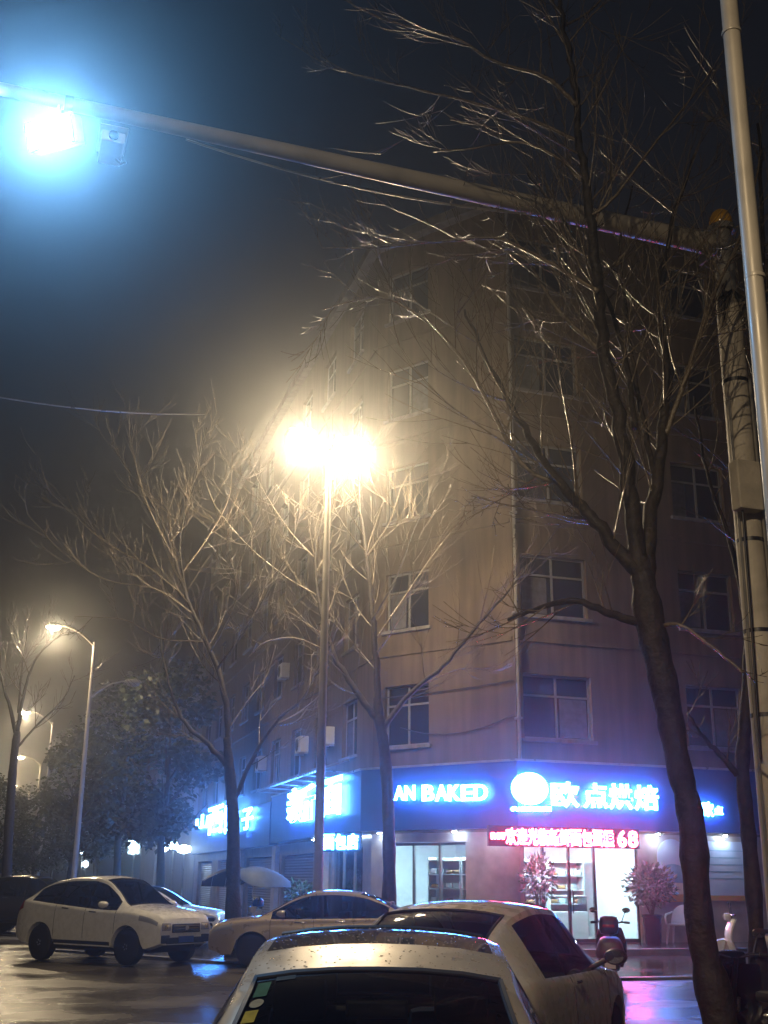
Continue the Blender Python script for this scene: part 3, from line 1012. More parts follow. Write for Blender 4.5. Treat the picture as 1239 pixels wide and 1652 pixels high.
# overhead wire at the left
pa, pb = at(-260, 585, 16), at(330, 668, 24)
pts = [pa.lerp(pb, k / 20) + Vector((0, 0, -.25 * 4 * (k / 20) * (1 - k / 20))) for k in range(21)]
o = MB().tube([p - pa for p in pts], .014, 5).build('overhead_wire', M_STEEL)
o.location = pa
tag(o, 'single overhead wire crossing the dark sky at the left', 'wire')

# ------------------------------------------------------------------ bare wet trees


def smooth_path(pts, n=5):
    P = [Vector(p) for p in pts]
    out = []
    for i in range(len(P) - 1):
        p0, p1, p2, p3 = P[max(0, i - 1)], P[i], P[i + 1], P[min(len(P) - 1, i + 2)]
        for k in range(n):
            t = k / n
            out.append(.5 * ((2 * p1) + (p2 - p0) * t + (2 * p0 - 5 * p1 + 4 * p2 - p3) * t * t + (3 * p1 - p0 - 3 * p2 + p3) * t ** 3))
    out.append(P[-1])
    return out


def grow(mb, p, d, ln, r, lvl, rng, up=.35, minr=.004):
    n = 8
    pts, rad = [p.copy()], [r]
    d = d.normalized()
    bend = Vector((rng.uniform(-1, 1), rng.uniform(-1, 1), rng.uniform(-.3, .6))) * .04
    for k in range(n):
        d = (d + bend + Vector((rng.uniform(-1, 1), rng.uniform(-1, 1), rng.uniform(-1, 1))) * .045 + Vector((0, 0, up * .14))).normalized()
        p = p + d * (ln / n)
        pts.append(p.copy())
        rad.append(max(minr * .6, r * (1 - .8 * (k + 1) / n)))
    mb.tube(pts, rad, 5 if r > .02 else 4 if r > .009 else 3, cap=False)
    if lvl > 0:
        m = rng.choice((2, 3, 4)) if lvl > 1 else rng.choice((1, 2, 3))
        for j in range(m):
            t = .15 + .7 * (j + rng.random()) / m
            i = min(n - 1, int(t * n))
            a = pts[i].lerp(pts[i + 1], t * n - i)
            ax = (pts[i + 1] - pts[i]).normalized()
            side = Matrix.Rotation(rng.uniform(0, 6.283), 3, ax) @ ax.orthogonal().normalized()
            dd = (ax + side * rng.uniform(.35, .75)).normalized()
            grow(mb, a, dd, ln * rng.uniform(.45, .8), max(minr, rad[i] * .7), lvl - 1, rng, up, minr)


def bare_tree(name, base, trunk, limbs, label, seed, ls, lvl=2, density=2.6, up=.35, minr=.006):
    limbs = [(a, b * min(1, (ls or 1) * 1.55 if b > .07 else (ls or 1)), c * (ls or 1), d) for a, b, c, d in limbs]
    rng = random.Random(seed)
    e = empty(name, base, 0, label, 'tree', 'bare trees')
    B = Vector(base)
    tp = smooth_path([p for p, r in trunk], 6)
    rr = []
    for i in range(len(trunk) - 1):
        for k in range(6): rr.append(trunk[i][1] + (trunk[i + 1][1] - trunk[i][1]) * k / 6)
    rr.append(trunk[-1][1])
    rr = [r * (1 + .07 * math.sin(i * 1.7) + rng.uniform(-.07, .07)) for i, r in enumerate(rr)]
    MB().tube([p - B for p in tp], rr, 14).build('trunk', M_BARK, e, 179)
    crown = MB()
    for pts, r0, r1, ln in limbs:
        P = smooth_path(pts, 6)
        n = len(P)
        P = [p + Vector((rng.uniform(-1, 1), rng.uniform(-1, 1), rng.uniform(-1, 1))) * r0 * .25 * (1 if 0 < i < n - 1 else 0) for i, p in enumerate(P)]
        R = [r0 + (r1 - r0) * (i / (n - 1)) ** .8 for i in range(n)]
        MB().tube([p - B for p in P], R, 8).build('limb', M_BARK if r0 > .03 else M_TWIG, e, 179)
        tot = sum((P[i + 1] - P[i]).length for i in range(n - 1))
        cnt = max(3, int(tot * density))
        for j in range(cnt):
            t = .12 + .88 * (j + rng.random()) / cnt
            i = min(n - 2, int(t * (n - 1)))
            a = P[i].lerp(P[i + 1], t * (n - 1) - i)
            ax = (P[i + 1] - P[i]).normalized()
            side = Matrix.Rotation(rng.uniform(0, 6.283), 3, ax) @ ax.orthogonal().normalized()
            dd = (ax * rng.uniform(.3, .95) + side * rng.uniform(.5, 1.1) + Vector((0, 0, .15))).normalized()
            grow(crown, a - B, dd, ln * rng.uniform(.6, 1.5) * (1.1 - .5 * t), max(minr, min(minr * 2.2, R[i] * .5)), lvl, rng, up, minr)
    c = crown.build('crown', M_TWIG, e, 179)
    c['kind'] = 'stuff'
    return e


# right-hand tree near the camera
Yt = 9.5
T = lambda px, py, dy=0.0: at(px, py, Yt + dy)
base = at(1168, 1750, Yt); base.z = 0
trunk = [(Vector((base.x + .05, base.y, -.05)), .2), (T(1162, 1652), .145), (T(1130, 1500), .11), (T(1116, 1330), .105), (T(1094, 1230), .105), (T(1072, 1110), .115), (T(1048, 1000), .125), (T(1037, 930), .10), (T(1032, 895), .06)]
lim = [
    ([T(1036, 935), T(985, 870), T(940, 815), T(890, 765), T(845, 690, .4), T(790, 590, .7), T(750, 500, 1.0)], .075, .018, 1.3),
    ([T(1036, 940), T(1018, 800), T(1000, 690), T(975, 560), T(962, 450, -.3), T(952, 345, -.5), T(938, 240, -.6), T(925, 130, -.7), T(908, 30, -.8), T(900, -90, -.9)], .085, .022, 1.2),
    ([T(1042, 930), T(1055, 800, .2), T(1070, 690, .3), T(1078, 600, .4), T(1060, 480, .6), T(1085, 360, .8), T(1120, 250, 1.0)], .075, .018, 1.2),
    ([T(1025, 690), T(1005, 560, .3), T(960, 440, .5), T(905, 350, .7), T(850, 280, .9)], .045, .014, 1.1),
    ([T(1040, 1005), T(985, 990), T(920, 968), T(860, 985, .3), T(820, 1000, .5)], .06, .02, .8),
    ([T(1062, 1010), T(1100, 1010, -.2), T(1150, 1045, -.3), T(1200, 1085, -.4)], .03, .012, .5),
    ([T(952, 348, -.5), T(985, 325, -.6), T(1050, 240, -.6), T(1110, 165, -.5), T(1150, 110, -.5)], .022, .009, .8),
    ([T(930, 170, -.7), T(880, 125, -.6), T(800, 100, -.4), T(730, 60, -.3), T(620, 32, -.2), T(540, -10, 0)], .030, .012, .9),
    ([T(945, 300, -.5), T(900, 255, -.4), T(840, 230, -.3), T(760, 240, -.2), T(700, 245, 0)], .022, .010, .7),
    ([T(938, 230, -.5), T(860, 195, -.3), T(760, 165, 0), T(640, 135, .3), T(540, 110, .5), T(450, 58, .7)], .026, .009, .8),
    ([T(965, 470, -.3), T(880, 420, 0), T(800, 385, .3), T(700, 390, .5), T(600, 400, .7), T(520, 400, .9)], .03, .009, .8),
    ([T(900, 780, .1), T(840, 745, .2), T(760, 600, .5), T(690, 520, .7), T(610, 480, .8), T(520, 500, 1.0)], .032, .009, .8),
    ([T(975, 570, .2), T(900, 500, .4), T(840, 400, .6), T(790, 330, .8)], .035, .01, 1.0),
    ([T(1058, 780, .2), T(1030, 640, .5), T(1012, 520, .7), T(1000, 400, .9), T(1020, 300, 1.0)], .045, .012, 1.0),
    ([T(1066, 720, .3), T(1110, 600, .2), T(1150, 480, .4), T(1195, 380, .5), T(1230, 240, .6)], .04, .012, 1.0),
    ([T(960, 840, .1), T(900, 830, .4), T(820, 815, .6), T(760, 800, .8)], .02, .008, .7),
    ([T(905, 45, -.7), T(960, 10, -.6), T(1010, -60, -.5)], .02, .01, .9),
]
bare_tree('bare_tree', base, trunk, lim, 'big dark bare tree with leaning trunk at the right, nearest the camera', 11, .75, 2, 4.4, .25, .0048)

# slim second trunk half hidden behind the poles
Y2 = 12.5
T = lambda px, py, dy=0.0: at(px, py, Y2 + dy)
base = at(1222, 1640, Y2); base.z = 0
trunk = [(Vector((base.x + .02, base.y, -.05)), .12), (T(1220, 1500), .085), (T(1208, 1350), .08), (T(1198, 1240), .075), (T(1204, 1140), .07), (T(1212, 1000), .06)]
lim = [([T(1206, 1000), T(1215, 800), T(1228, 600, .2), T(1232, 400, .3), T(1222, 200, .4)], .07, .02, 1.0),
       ([T(1190, 1250), T(1160, 1215), T(1135, 1190), T(1110, 1150, .3)], .04, .015, .7),
       ([T(1206, 1010), T(1180, 880, .3), T(1140, 760, .5), T(1120, 640, .7)], .04, .012, .9)]
bare_tree('bare_tree', base, trunk, lim, 'slim dark tree half hidden behind the poles at the right edge', 5, None, 2, 2.0, .3, .006)

# middle tree in front of the corner
Y3 = 28.6
T = lambda px, py, dy=0.0: at(px, py, Y3 + dy)
base = at(625, 1500, Y3); base.z = 0
trunk = [(Vector((base.x, base.y, -.05)), .2), (T(628, 1420), .165), (T(626, 1300), .15), (T(620, 1210), .14), (T(611, 1158), .12), (T(607, 1125), .07)]
lim = [
    ([T(612, 1165), T(575, 1115), T(540, 1060), T(520, 1000), T(508, 920), T(520, 830), T(560, 760)], .12, .02, 1.8),
    ([T(612, 1160), T(606, 1050), T(598, 960), T(588, 880), T(580, 800), T(585, 720)], .13, .02, 1.8),
    ([T(618, 1175), T(660, 1120), T(715, 1075), T(765, 1015), T(810, 965), T(870, 890), T(905, 845)], .10, .018, 1.8),
    ([T(600, 1000, -.4), T(640, 930, -.5), T(670, 850, -.6), T(715, 760, -.7)], .06, .015, 1.6),
    ([T(600, 1040, .4), T(655, 960, .6), T(710, 880, .8), T(790, 790, .9), T(830, 770, 1)], .055, .014, 1.6),
    ([T(535, 1055, -.3), T(480, 1030, -.5), T(430, 1035, -.7), T(400, 1060, -.8)], .05, .014, 1.2),
    ([T(510, 960, -.2), T(460, 930, -.4), T(400, 880, -.6), T(350, 820, -.7), T(330, 770, -.8)], .05, .013, 1.5),
    ([T(508, 900, .2), T(470, 860, .4), T(430, 800, .4), T(400, 740, .5)], .045, .012, 1.4),
    ([T(680, 1105, .3), T(740, 1080, .6), T(800, 1075, .8), T(850, 1040, 1.0)], .04, .012, 1.0),
    ([T(590, 900, -.6), T(630, 840, -.8), T(650, 780, -1.0), T(690, 720, -1.2)], .045, .012, 1.4),
]
bare_tree('bare_tree', base, trunk, lim, 'bare forked tree right of the street lamp, before the bakery corner', 23, .52, 2, 2.3, .45, .0078)

# left tree
Y4 = 28.0
T = lambda px, py, dy=0.0: at(px, py, Y4 + dy)
base = at(377, 1530, Y4); base.z = 0
trunk = [(Vector((base.x, base.y, -.05)), .21), (T(376, 1440), .17), (T(376, 1320), .15), (T(369, 1228), .12), (T(365, 1190), .07)]
lim = [
    ([T(372, 1240), T(330, 1195), T(298, 1165), T(278, 1120), T(262, 1060), T(258, 1000)], .10, .02, 1.6),
    ([T(368, 1225), T(362, 1120), T(335, 1040), T(305, 975), T(283, 905), T(255, 830), T(215, 770), T(178, 715)], .11, .016, 1.6),
    ([T(378, 1290), T(410, 1220), T(450, 1160), T(490, 1125), T(520, 1060), T(540, 1000)], .08, .015, 1.4),
    ([T(305, 975), T(290, 880), T(310, 790), T(333, 690)], .06, .014, 1.4),
    ([T(300, 965, .3), T(240, 915, .5), T(180, 880, .7), T(130, 840, .8), T(108, 800, .9)], .055, .013, 1.4),
    ([T(310, 990, -.4), T(250, 950, -.6), T(170, 935, -.8), T(100, 890, -1), T(45, 830, -1.1)], .05, .012, 1.4),
    ([T(330, 1035, .4), T(260, 1030, .6), T(200, 1000, .8), T(120, 995, .9)], .05, .012, 1.2),
    ([T(350, 1080, -.4), T(400, 1010, -.6), T(440, 940, -.8), T(470, 880, -.9), T(480, 820, -1)], .06, .014, 1.5),
    ([T(290, 930, .5), T(340, 860, .7), T(370, 800, .8), T(375, 730, .9)], .05, .013, 1.4),
    ([T(280, 900, -.5), T(240, 820, -.7), T(222, 760, -.8), T(210, 700, -.9)], .05, .012, 1.3),
    ([T(366, 1180, .3), T(400, 1130, .5), T(430, 1090, .8), T(445, 1040, 1.0)], .05, .014, 1.2),
    ([T(340, 1050, -.6), T(380, 970, -.9), T(390, 900, -1.1), T(420, 830, -1.2)], .045, .012, 1.4),
]
bare_tree('bare_tree', base, trunk, lim, 'bare spreading tree left of the street lamp, beside the white cars', 37, .52, 2, 2.2, .45, .0078)

# ------------------------------------------------------------------ dark evergreens down the left street
M_LEAF = mat('evergreen_leaf', (.022, .036, .016), .6, var=.5, vscale=1.3, spec=.5)


def leaf_crown(seed, n, rx, rz, size):
    rng = random.Random(seed)
    mb = MB()
    cl = []
    for i in range(26):
        a, u = rng.uniform(0, 6.283), rng.uniform(-.9, 1)
        rr = math.sqrt(1 - u * u) * rng.uniform(.45, 1.0)
        cl.append((Vector((rr * math.cos(a) * rx, rr * math.sin(a) * rx, u * rz)), rng.uniform(.22, .42) * rx))
    for i in range(n):
        c, r = rng.choice(cl)
        v = Vector((rng.gauss(0, 1), rng.gauss(0, 1), rng.gauss(0, .8)))
        p = c + v.normalized() * r * rng.uniform(.55, 1.05)
        q = Vector((rng.uniform(-1, 1), rng.uniform(-1, 1), rng.uniform(-.7, .3))).normalized()
        w = q.orthogonal().normalized()
        w = Matrix.Rotation(rng.uniform(0, 6.283), 3, q) @ w
        s = size * rng.uniform(.6, 1.3)
        mb.add([p, p + q * s * .5 + w * s * .28, p + q * s, p + q * s * .5 - w * s * .28], [(0, 1, 2, 3)])
    return mb


crowns = [leaf_crown(s, 5200, 2.6, 3.4, .3).mesh('crown', M_LEAF) for s in (3, 4)]
tr_m = []
for s in (1, 2):
    rng = random.Random(s)
    mb = MB().tube([(0, 0, -.05), (.05, 0, 1.5), (-.05, .05, 3.2), (.1, 0, 5.5), (.05, 0, 8)], [.2, .17, .15, .1, .03], 10)
    for k in range(7):
        a = k * 2.4
        mb.tube([(0, 0, 2.8 + .5 * k), (math.cos(a) * .9, math.sin(a) * .9, 3.6 + .55 * k), (math.cos(a) * 1.8, math.sin(a) * 1.8, 4.6 + .5 * k)], [.07, .05, .02], 6)
    tr_m.append(mb.mesh('trunk', M_BARK, 179))
for i, (px, Y, sc, lab) in enumerate(((255, 52, 1.05, 'dark evergreen tree just left of the corner building'), (185, 60, 1.1, 'dark evergreen tree behind the white parked cars'), (110, 58, .85, 'dark evergreen tree in front of the second far lamp pole'),
                                      (48, 64, .62, 'dark evergreen tree behind the dark red car'), (-20, 56, .6, 'dark evergreen tree cut by the left edge'), (150, 84, 1.0, 'faint evergreen tree further down the left street'), (80, 96, .7, 'faintest evergreen tree deep in the left street'))):
    g = at(px, 1450, Y)
    e = empty('evergreen_tree', (g.x, g.y, 0), i * 1.3, lab, 'tree', 'evergreens down the left street')
    e.scale = (sc, sc, sc)
    obj('trunk', tr_m[i % 2], e)
    c = obj('crown', crowns[i % 2], e)
    c.location = (0, 0, 6.4)
    c['kind'] = 'stuff'
# twiggy bare tree in front of the far lamps
Y5 = 44
T = lambda px, py, dy=0.0: at(px, py, Y5 + dy)
base = at(10, 1480, Y5); base.z = 0
trunk = [(Vector((base.x, base.y, -.05)), .2), (T(12, 1380), .17), (T(20, 1250), .15), (T(28, 1180), .13)]
lim = [([T(28, 1180), T(40, 1110), T(60, 1060), T(85, 1035)], .09, .02, 1.5), ([T(28, 1190), T(10, 1120), T(-10, 1060), T(-20, 1000)], .09, .02, 1.5),
       ([T(24, 1210), T(60, 1170), T(100, 1130), T(120, 1090)], .07, .02, 1.4), ([T(30, 1150, .5), T(35, 1080, .6), T(45, 1010, .6)], .07, .02, 1.4)]
bare_tree('bare_tree', base, trunk, lim, 'twiggy bare tree round the far lamps at the left edge', 51, .8, 2, 1.5, .4, .011)

# ------------------------------------------------------------------ cars


def pchip(xs, ys):
    n = len(xs)
    h = [xs[i + 1] - xs[i] for i in range(n - 1)]
    dl = [(ys[i + 1] - ys[i]) / h[i] for i in range(n - 1)]
    m = [dl[0]] + [0 if dl[i - 1] * dl[i] <= 0 else 2 * dl[i - 1] * dl[i] / (dl[i - 1] + dl[i]) for i in range(1, n - 1)] + [dl[-1]]

    def f(x):
        if x <= xs[0]: return ys[0]
        if x >= xs[-1]: return ys[-1]
        i = max(k for k in range(n - 1) if xs[k] <= x)
        t = (x - xs[i]) / h[i]
        return ((2 * t ** 3 - 3 * t * t + 1) * ys[i] + (t ** 3 - 2 * t * t + t) * h[i] * m[i] + (-2 * t ** 3 + 3 * t * t) * ys[i + 1] + (t ** 3 - t * t) * h[i] * m[i + 1])
    return f


M_HEADL = mat('headlamp_lens', (.55, .55, .58), .08, .4)
M_TAILL = mat('tail_lamp_lens', (.30, .012, .012), .1)
M_PLATE = mat('blue_number_plate', (.05, .10, .42), .35, var=.1)
M_SEAT = mat('grey_car_seat', (.16, .15, .14), .7)
M_TRIM = mat('dark_car_trim', (.018, .018, .02), .5)
M_HLG = mat('mirror_glass', (.5, .5, .52), .05, 1.0)


def wheel_meshes(r, w):
    k = (round(r, 3), round(w, 3))
    if k in WM: return WM[k]
    ty = MB().lathe([(r * .66, -w / 2), (r * .9, -w / 2), (r * .985, -w * .4), (r, -w * .2), (r, w * .2), (r * .985, w * .4), (r * .9, w / 2), (r * .66, w / 2)], (0, 0, 0), 28, 'y').mesh('tyre', M_RUBBER, 40)
    rm = MB().lathe([(r * .2, w * .34), (r * .62, w * .20), (r * .655, w * .36), (r * .665, w * .36), (r * .665, -w * .4), (r * .2, -w * .4)], (0, 0, 0), 28, 'y').mesh('rim', M_TRIM, 40)
    sp = MB()
    for i in range(5):
        a = 2 * math.pi * i / 5
        for da in (-.13, .13):
            c, s_ = math.cos(a + da), math.sin(a + da)
            c2, s2 = math.cos(a + da * 1.7), math.sin(a + da * 1.7)
            sp.tube([(c * r * .1, w * .38, s_ * r * .1), (c2 * r * .62, w * .33, s2 * r * .62)], [r * .085, r * .06], 6)
    sp.lathe([(r * .17, w * .3), (r * .15, w * .43), (.001, w * .45)], (0, 0, 0), 14, 'y')
    WM[k] = (ty, rm, sp.mesh('spokes', M_RIM, 50))
    return WM[k]


WM = {}


def make_car(name, label, loc, heading, paint, sp, rich=False):
    """sp: keys = rows (x, belt z, top z, top half width); front is +x"""
    e = empty(name, loc, heading, label, 'car', 'parked cars')
    K = sp['keys']
    L, W = sp['L'], sp['W'] / 2
    xs = [k[0] for k in K]
    fb, ft, fw = pchip(xs, [k[1] for k in K]), pchip(xs, [k[2] for k in K]), pchip(xs, [k[3] for k in K])
    xw, r = sp['wheels'], sp['r']
    x0, x1 = -L / 2, L / 2
    sill = sp.get('sill', .24)

    def halfw(x):
        a = L / 2 - .75
        t = max(0, (abs(x) - a) / .75)
        return W * (1 - (.15 if x > 0 else .13) * t ** 2.6)

    def arch(x):
        z = 0
        for c in xw:
            q = (r + .055) ** 2 - (x - c) ** 2
            if q > 0: z = max(z, r + math.sqrt(q))
        return z

    def section(x):
        w, zb, zt, wt = halfw(x), fb(x), ft(x), fw(x)
        tt = max(0, (abs(x) - (L / 2 - .3)) / .3)
        s0 = sill + .10 * tt
        wt = min(wt, w * .93)
        h = max(.012, zt - zb)
        mid = s0 + (zb - s0) * .52
        pts = [(w * .80, s0), (w * .965, s0 + .03), (w * .995, s0 + .14), (w * 1.0, mid), (w * .99, mid + (zb - mid) * .55), (w * .975, zb - .05), (w * .945, zb),
               (w * .925, zb + min(.018, h * .3)), (wt + (w * .925 - wt) * .28, zb + h * .66), (wt * 1.0, zb + h * .88), (wt * .955, zb + h * .965), (wt * .86, zt), (wt * .6, zt + .022), (wt * .3, zt + .034), (0, zt + .038)]
        az = arch(x)
        out = []
        for i, (y, z) in enumerate(pts):
            if i <= 5 and az > 0: z = max(z, min(az, zb - .06 + .008 * i))
            out.append((y, z))
        return out

    keyx = set()
    ws, rw, side = sp['windshield'], sp['rearwin'], sp['side']
    for a in (ws, rw): keyx |= set(a)
    for a in side: keyx |= set(a)
    X = [x0 + (x1 - x0) * i / 84 for i in range(85)]
    for k in sorted(keyx):
        j = min(range(1, 84), key=lambda q: abs(X[q] - k))
        X[j] = k
    X = sorted(set(X))
    S = [section(x) for x in X]
    NV = len(S[0])
    grid = {}
    vs = []
    for i, x in enumerate(X):
        for k in range(NV):
            y, z = S[i][k]
            bow = 0
            for sgn in (1, -1):
                if k == NV - 1 and sgn == -1:
                    grid[(i, k, -1)] = grid[(i, k, 1)]
                    continue
                grid[(i, k, sgn)] = len(vs)
                vs.append((x, y * sgn, z))
    body, gl = [], {}

    def kind(i, k, sgn):
        xm = (X[i] + X[i + 1]) / 2
        if 11 <= k <= 13:
            if ws[0] < xm < ws[1]: return 'windshield'
            if rw[0] < xm < rw[1]: return 'rear_window'
            if sp.get('sunroof') and sp['sunroof'][0] < xm < sp['sunroof'][1] and k >= 11: return 'sunroof'
        if 7 <= k <= 8:
            for a in side:
                if a[0] < xm < a[1]: return 'side_window%s%d' % ('L' if sgn > 0 else 'R', side.index(a))
            if side[0][0] < xm < side[-1][1]: return 'pillar_trim%s%d' % ('L' if sgn > 0 else 'R', sum(1 for a in side if a[1] < xm))
        return 'body'
    for i in range(len(X) - 1):
        for k in range(NV - 1):
            for sgn in (1, -1):
                q = (grid[(i, k, sgn)], grid[(i + 1, k, sgn)], grid[(i + 1, k + 1, sgn)], grid[(i, k + 1, sgn)])
                if sgn > 0: q = tuple(reversed(q))
                q = tuple(dict.fromkeys(q))
                if len(q) < 3: continue
                kd = kind(i, k, sgn)
                (body if kd == 'body' else gl.setdefault(kd, [])).append(q)
    for i in (0, len(X) - 1):
        loop = [grid[(i, k, 1)] for k in range(NV)] + [grid[(i, k, -1)] for k in reversed(range(NV - 1))]
        body.append(tuple(loop) if i else tuple(reversed(loop)))

    def sub(fs):
        used = sorted({a for f in fs for a in f})
        mp = {a: j for j, a in enumerate(used)}
        m = MB(); m.v = [vs[a] for a in used]; m.f = [tuple(mp[a] for a in f) for f in fs]
        return m
    bo = sub(body).build('body', paint, e, 38)
    for kd, fs in sorted(gl.items()):
        nm = 'side_window' if kd.startswith('side') else 'pillar_trim' if kd.startswith('pillar') else kd
        g = sub(fs).build(nm, M_CGLASS if nm not in ('sunroof', 'pillar_trim') else MATS['black_glass'], e, 60)

    def surf(x, kf, sgn, off=.006):
        s = section(x)
        k = int(kf); t = kf - k
        k2 = min(NV - 1, k + 1)
        y = s[k][0] + (s[k2][0] - s[k][0]) * t
        z = s[k][1] + (s[k2][1] - s[k][1]) * t
        dy, dz = s[k2][0] - s[k][0], s[k2][1] - s[k][1]
        n = Vector((0, dz, -dy))
        if n.length > 1e-6: n.normalize()
        else: n = Vector((0, 1, 0))
        return Vector((x, (y + n.y * off) * sgn, z + n.z * off))

    def patch(name, x_a, x_b, k_a, k_b, m, parent, sgn, off=.006, nx=6, nk=5):
        mb = MB()
        v, f = [], []
        for i in range(nx + 1):
            for k in range(nk + 1):
                v.append(surf(x_a + (x_b - x_a) * i / nx, k_a + (k_b - k_a) * k / nk, sgn, off))
        for i in range(nx):
            for k in range(nk):
                a = i * (nk + 1) + k
                f.append((a, a + nk + 1, a + nk + 2, a + 1))
        return mb.add(v, f).build(name, m, parent, 60)
    # rubber seals round the windscreen and rear window
    for (xa, xb), nm in ((ws, 'windscreen_seal'), (rw, 'rear_window_seal')):
        loop = [surf(xa, 11, 1, .002)] + [surf(xa, k, s_, .002) for s_, ks in ((1, (12, 13, 14)), (-1, (13, 12, 11))) for k in ks]
        n_ = 8
        loop += [surf(xa + (xb - xa) * i / n_, 11, -1, .002) for i in range(1, n_ + 1)]
        loop += [surf(xb, k, s_, .002) for s_, ks in ((-1, (12, 13, 14)), (1, (13, 12, 11))) for k in ks]
        loop += [surf(xb + (xa - xb) * i / n_, 11, 1, .002) for i in range(1, n_ + 1)]
        MB().tube(loop, .013, 5, cap=False).build(nm, M_TRIM, e, 60)
    # underbody keeps the light from leaking through the arches
    MB().box((x0 + .35, -W * .72, sill - .06), (x1 - .35, W * .72, fb(0) - .12)).build('underbody', M_TRIM, e)
    # wheels
    ty, rm, spk = wheel_meshes(r, .215)
    for c in xw:
        for sgn in (1, -1):
            w = empty('wheel', (c, sgn * (W - .125), r), 0 if sgn > 0 else math.pi)
            w.parent = e
            obj('tyre', ty, w); obj('rim', rm, w); obj('spokes', spk, w)
    # lamps, grille, plates
    for sgn in (1, -1):
        patch('headlight', x1 - .50, x1 - .06, 4.35, 5.7, M_HEADL, e, sgn, .008)
        zf = ft(x1)
        hl = MB().bevbox((x1 - .03, sgn * W * .50, zf - .2), (x1 + .014, sgn * halfw(x1) * .93, zf - .05), .02).build('headlight', M_HEADL, e, 50)
        MB().lathe([(.045, 0), (.05, .008), (.0, .012)], (x1 + .012, sgn * W * .66, zf - .125), 14, 'x').build('projector', M_CHROME, hl, 40)
        MB().bevbox((x1 - .03, sgn * W * .52, sill + .13), (x1 + .008, sgn * W * .8, sill + .29), .02).build('fog_lamp_recess', M_TRIM, e, 50)
        patch('tail_light', x0 + .03, x0 + .26, 4.2, 6.2, M_TAILL, e, sgn, .008)
        m = empty('door_mirror', (ws[0] + (ws[1] - ws[0]) * .52, sgn * (W + .02), fb(ws[0]) + .05), 0)
        m.parent = e
        MB().lathe([(.82, -.075), (.97, -.05), (1.0, -.02), (.9, .04), (.6, .085), (.02, .105)], (0, 0, .07), 16, 'x', (.105, .07)).build('shell', sp.get('mirror', paint), m, 60).location = (0, sgn * .1, .0)
        MB().lathe([(.8, -.082), (.0, -.083)], (0, 0, .07), 16, 'x', (.1, .066)).build('mirror_glass', M_HLG, m).location = (0, sgn * .1, .0)
        MB().tube([(0, -sgn * .13, -.03), (0, sgn * .03, .05)], .022, 6).build('arm', M_TRIM, m, 60)
        for xh in sp['handles']:
            a = surf(xh, 5.1, sgn, .02); b = surf(xh + .2, 5.1, sgn, .02)
            MB().tube([a, a.lerp(b, .5) + Vector((0, sgn * .012, 0)), b], .013, 6).build('door_handle', M_CHROME if not rich else paint, e, 60)
        # door shut lines
        for xd in sp['doors']:
            pts = [surf(xd, k, sgn, .001) for k in (1.6, 2.5, 3.5, 4.5, 5.5, 6.3)]
            MB().tube(pts, .006, 4, cap=False).build('door_seam', M_TRIM, e)
        patch('sill_trim', xw[1] + r + .1, xw[0] - r - .1, .2, 1.9, M_TRIM, e, sgn, .006, 6, 3)
    fz = ft(x1)
    MB().bevbox((x1 - .01, -W * .46, fz - .24), (x1 + .018, W * .46, fz - .07), .015).build('grille', M_TRIM, e)
    gr = MB()
    for k in range(3): gr.box((x1 + .0185, -W * .42, fz - .215 + .05 * k), (x1 + .026, W * .42, fz - .203 + .05 * k))
    for k in range(3):
        MB().box((x1 + .0185, -W * .42, fz - .215 + .05 * k), (x1 + .026, W * .42, fz - .203 + .05 * k)).build('grille_bar', M_CHROME, e)
    MB().lathe([(.055, 0), (.05, .012)], (x1 + .02, 0, fz - .15), 16, 'x').build('badge', M_CHROME, e)
    MB().bevbox((x1 - .01, -W * .62, sill + .12), (x1 + .012, W * .62, sill + .24), .02).build('lower_grille', M_TRIM, e)
    MB().box((x1 + .013, -.22, sill + .14), (x1 + .025, .22, sill + .26)).build('number_plate', M_PLATE, e)
    MB().box((x0 - .014, -.22, sill + .34), (x0 - .002, .22, sill + .46)).build('number_plate', M_PLATE, e)
    # cabin
    cab = MB().bevbox((ws[0] - .05, -W * .8, fb(0) - .13), (ws[0] + .35, W * .8, fb(0) - .02), .04).build('dashboard', M_TRIM, e)
    for sx in (.15, -.75):
        for sy in (.36, -.36):
            st = MB().bevbox((sx - .5, sy - .24, .3), (sx, sy + .24, .52), .06)
            st.bevbox((sx - .62, sy - .23, .5), (sx - .46, sy + .23, 1.08), .06)
            s_ = st.build('seat', M_SEAT, e, 50)
            MB().bevbox((sx - .63, sy - .12, 1.1), (sx - .53, sy + .12, 1.28), .04).build('headrest', M_SEAT, s_, 50)
    sw = [(.55 + .05 * math.sin(a), .36 + .18 * math.cos(a), fb(0) + .02 + .17 * math.sin(a)) for a in [2 * math.pi * k / 20 for k in range(21)]]
    MB().tube(sw, .014, 6).build('steering_wheel', M_TRIM, e, 60)
    zt = ft(ws[0] + .05)
    MB().bevbox((ws[0] + .10, -.12, ft(ws[0]) - .13), (ws[0] + .13, .12, ft(ws[0]) - .06), .02).build('rear_view_mirror', M_TRIM, e)
    return e, surf, section


mat('black_glass', (.008, .008, .01), .05, spec=.7)


def paint(name, col, rough=.3, metal=.0):
    return mat(name, col, rough, metal, coat=.8, var=.04, rvar=.06, rscale=8)


P_BEIGE = paint('champagne_paint', (.40, .31, .21), .32, .25)
P_CREAM = paint('cream_white_paint', (.70, .65, .56), .28)
P_WHITE = paint('white_paint', (.78, .77, .75), .28)
P_SILVER = paint('gold_silver_paint', (.42, .34, .24), .32, .35)
P_RED = paint('dark_red_paint', (.06, .012, .014), .25)
P_BLACK = paint('black_paint', (.012, .012, .014), .2)

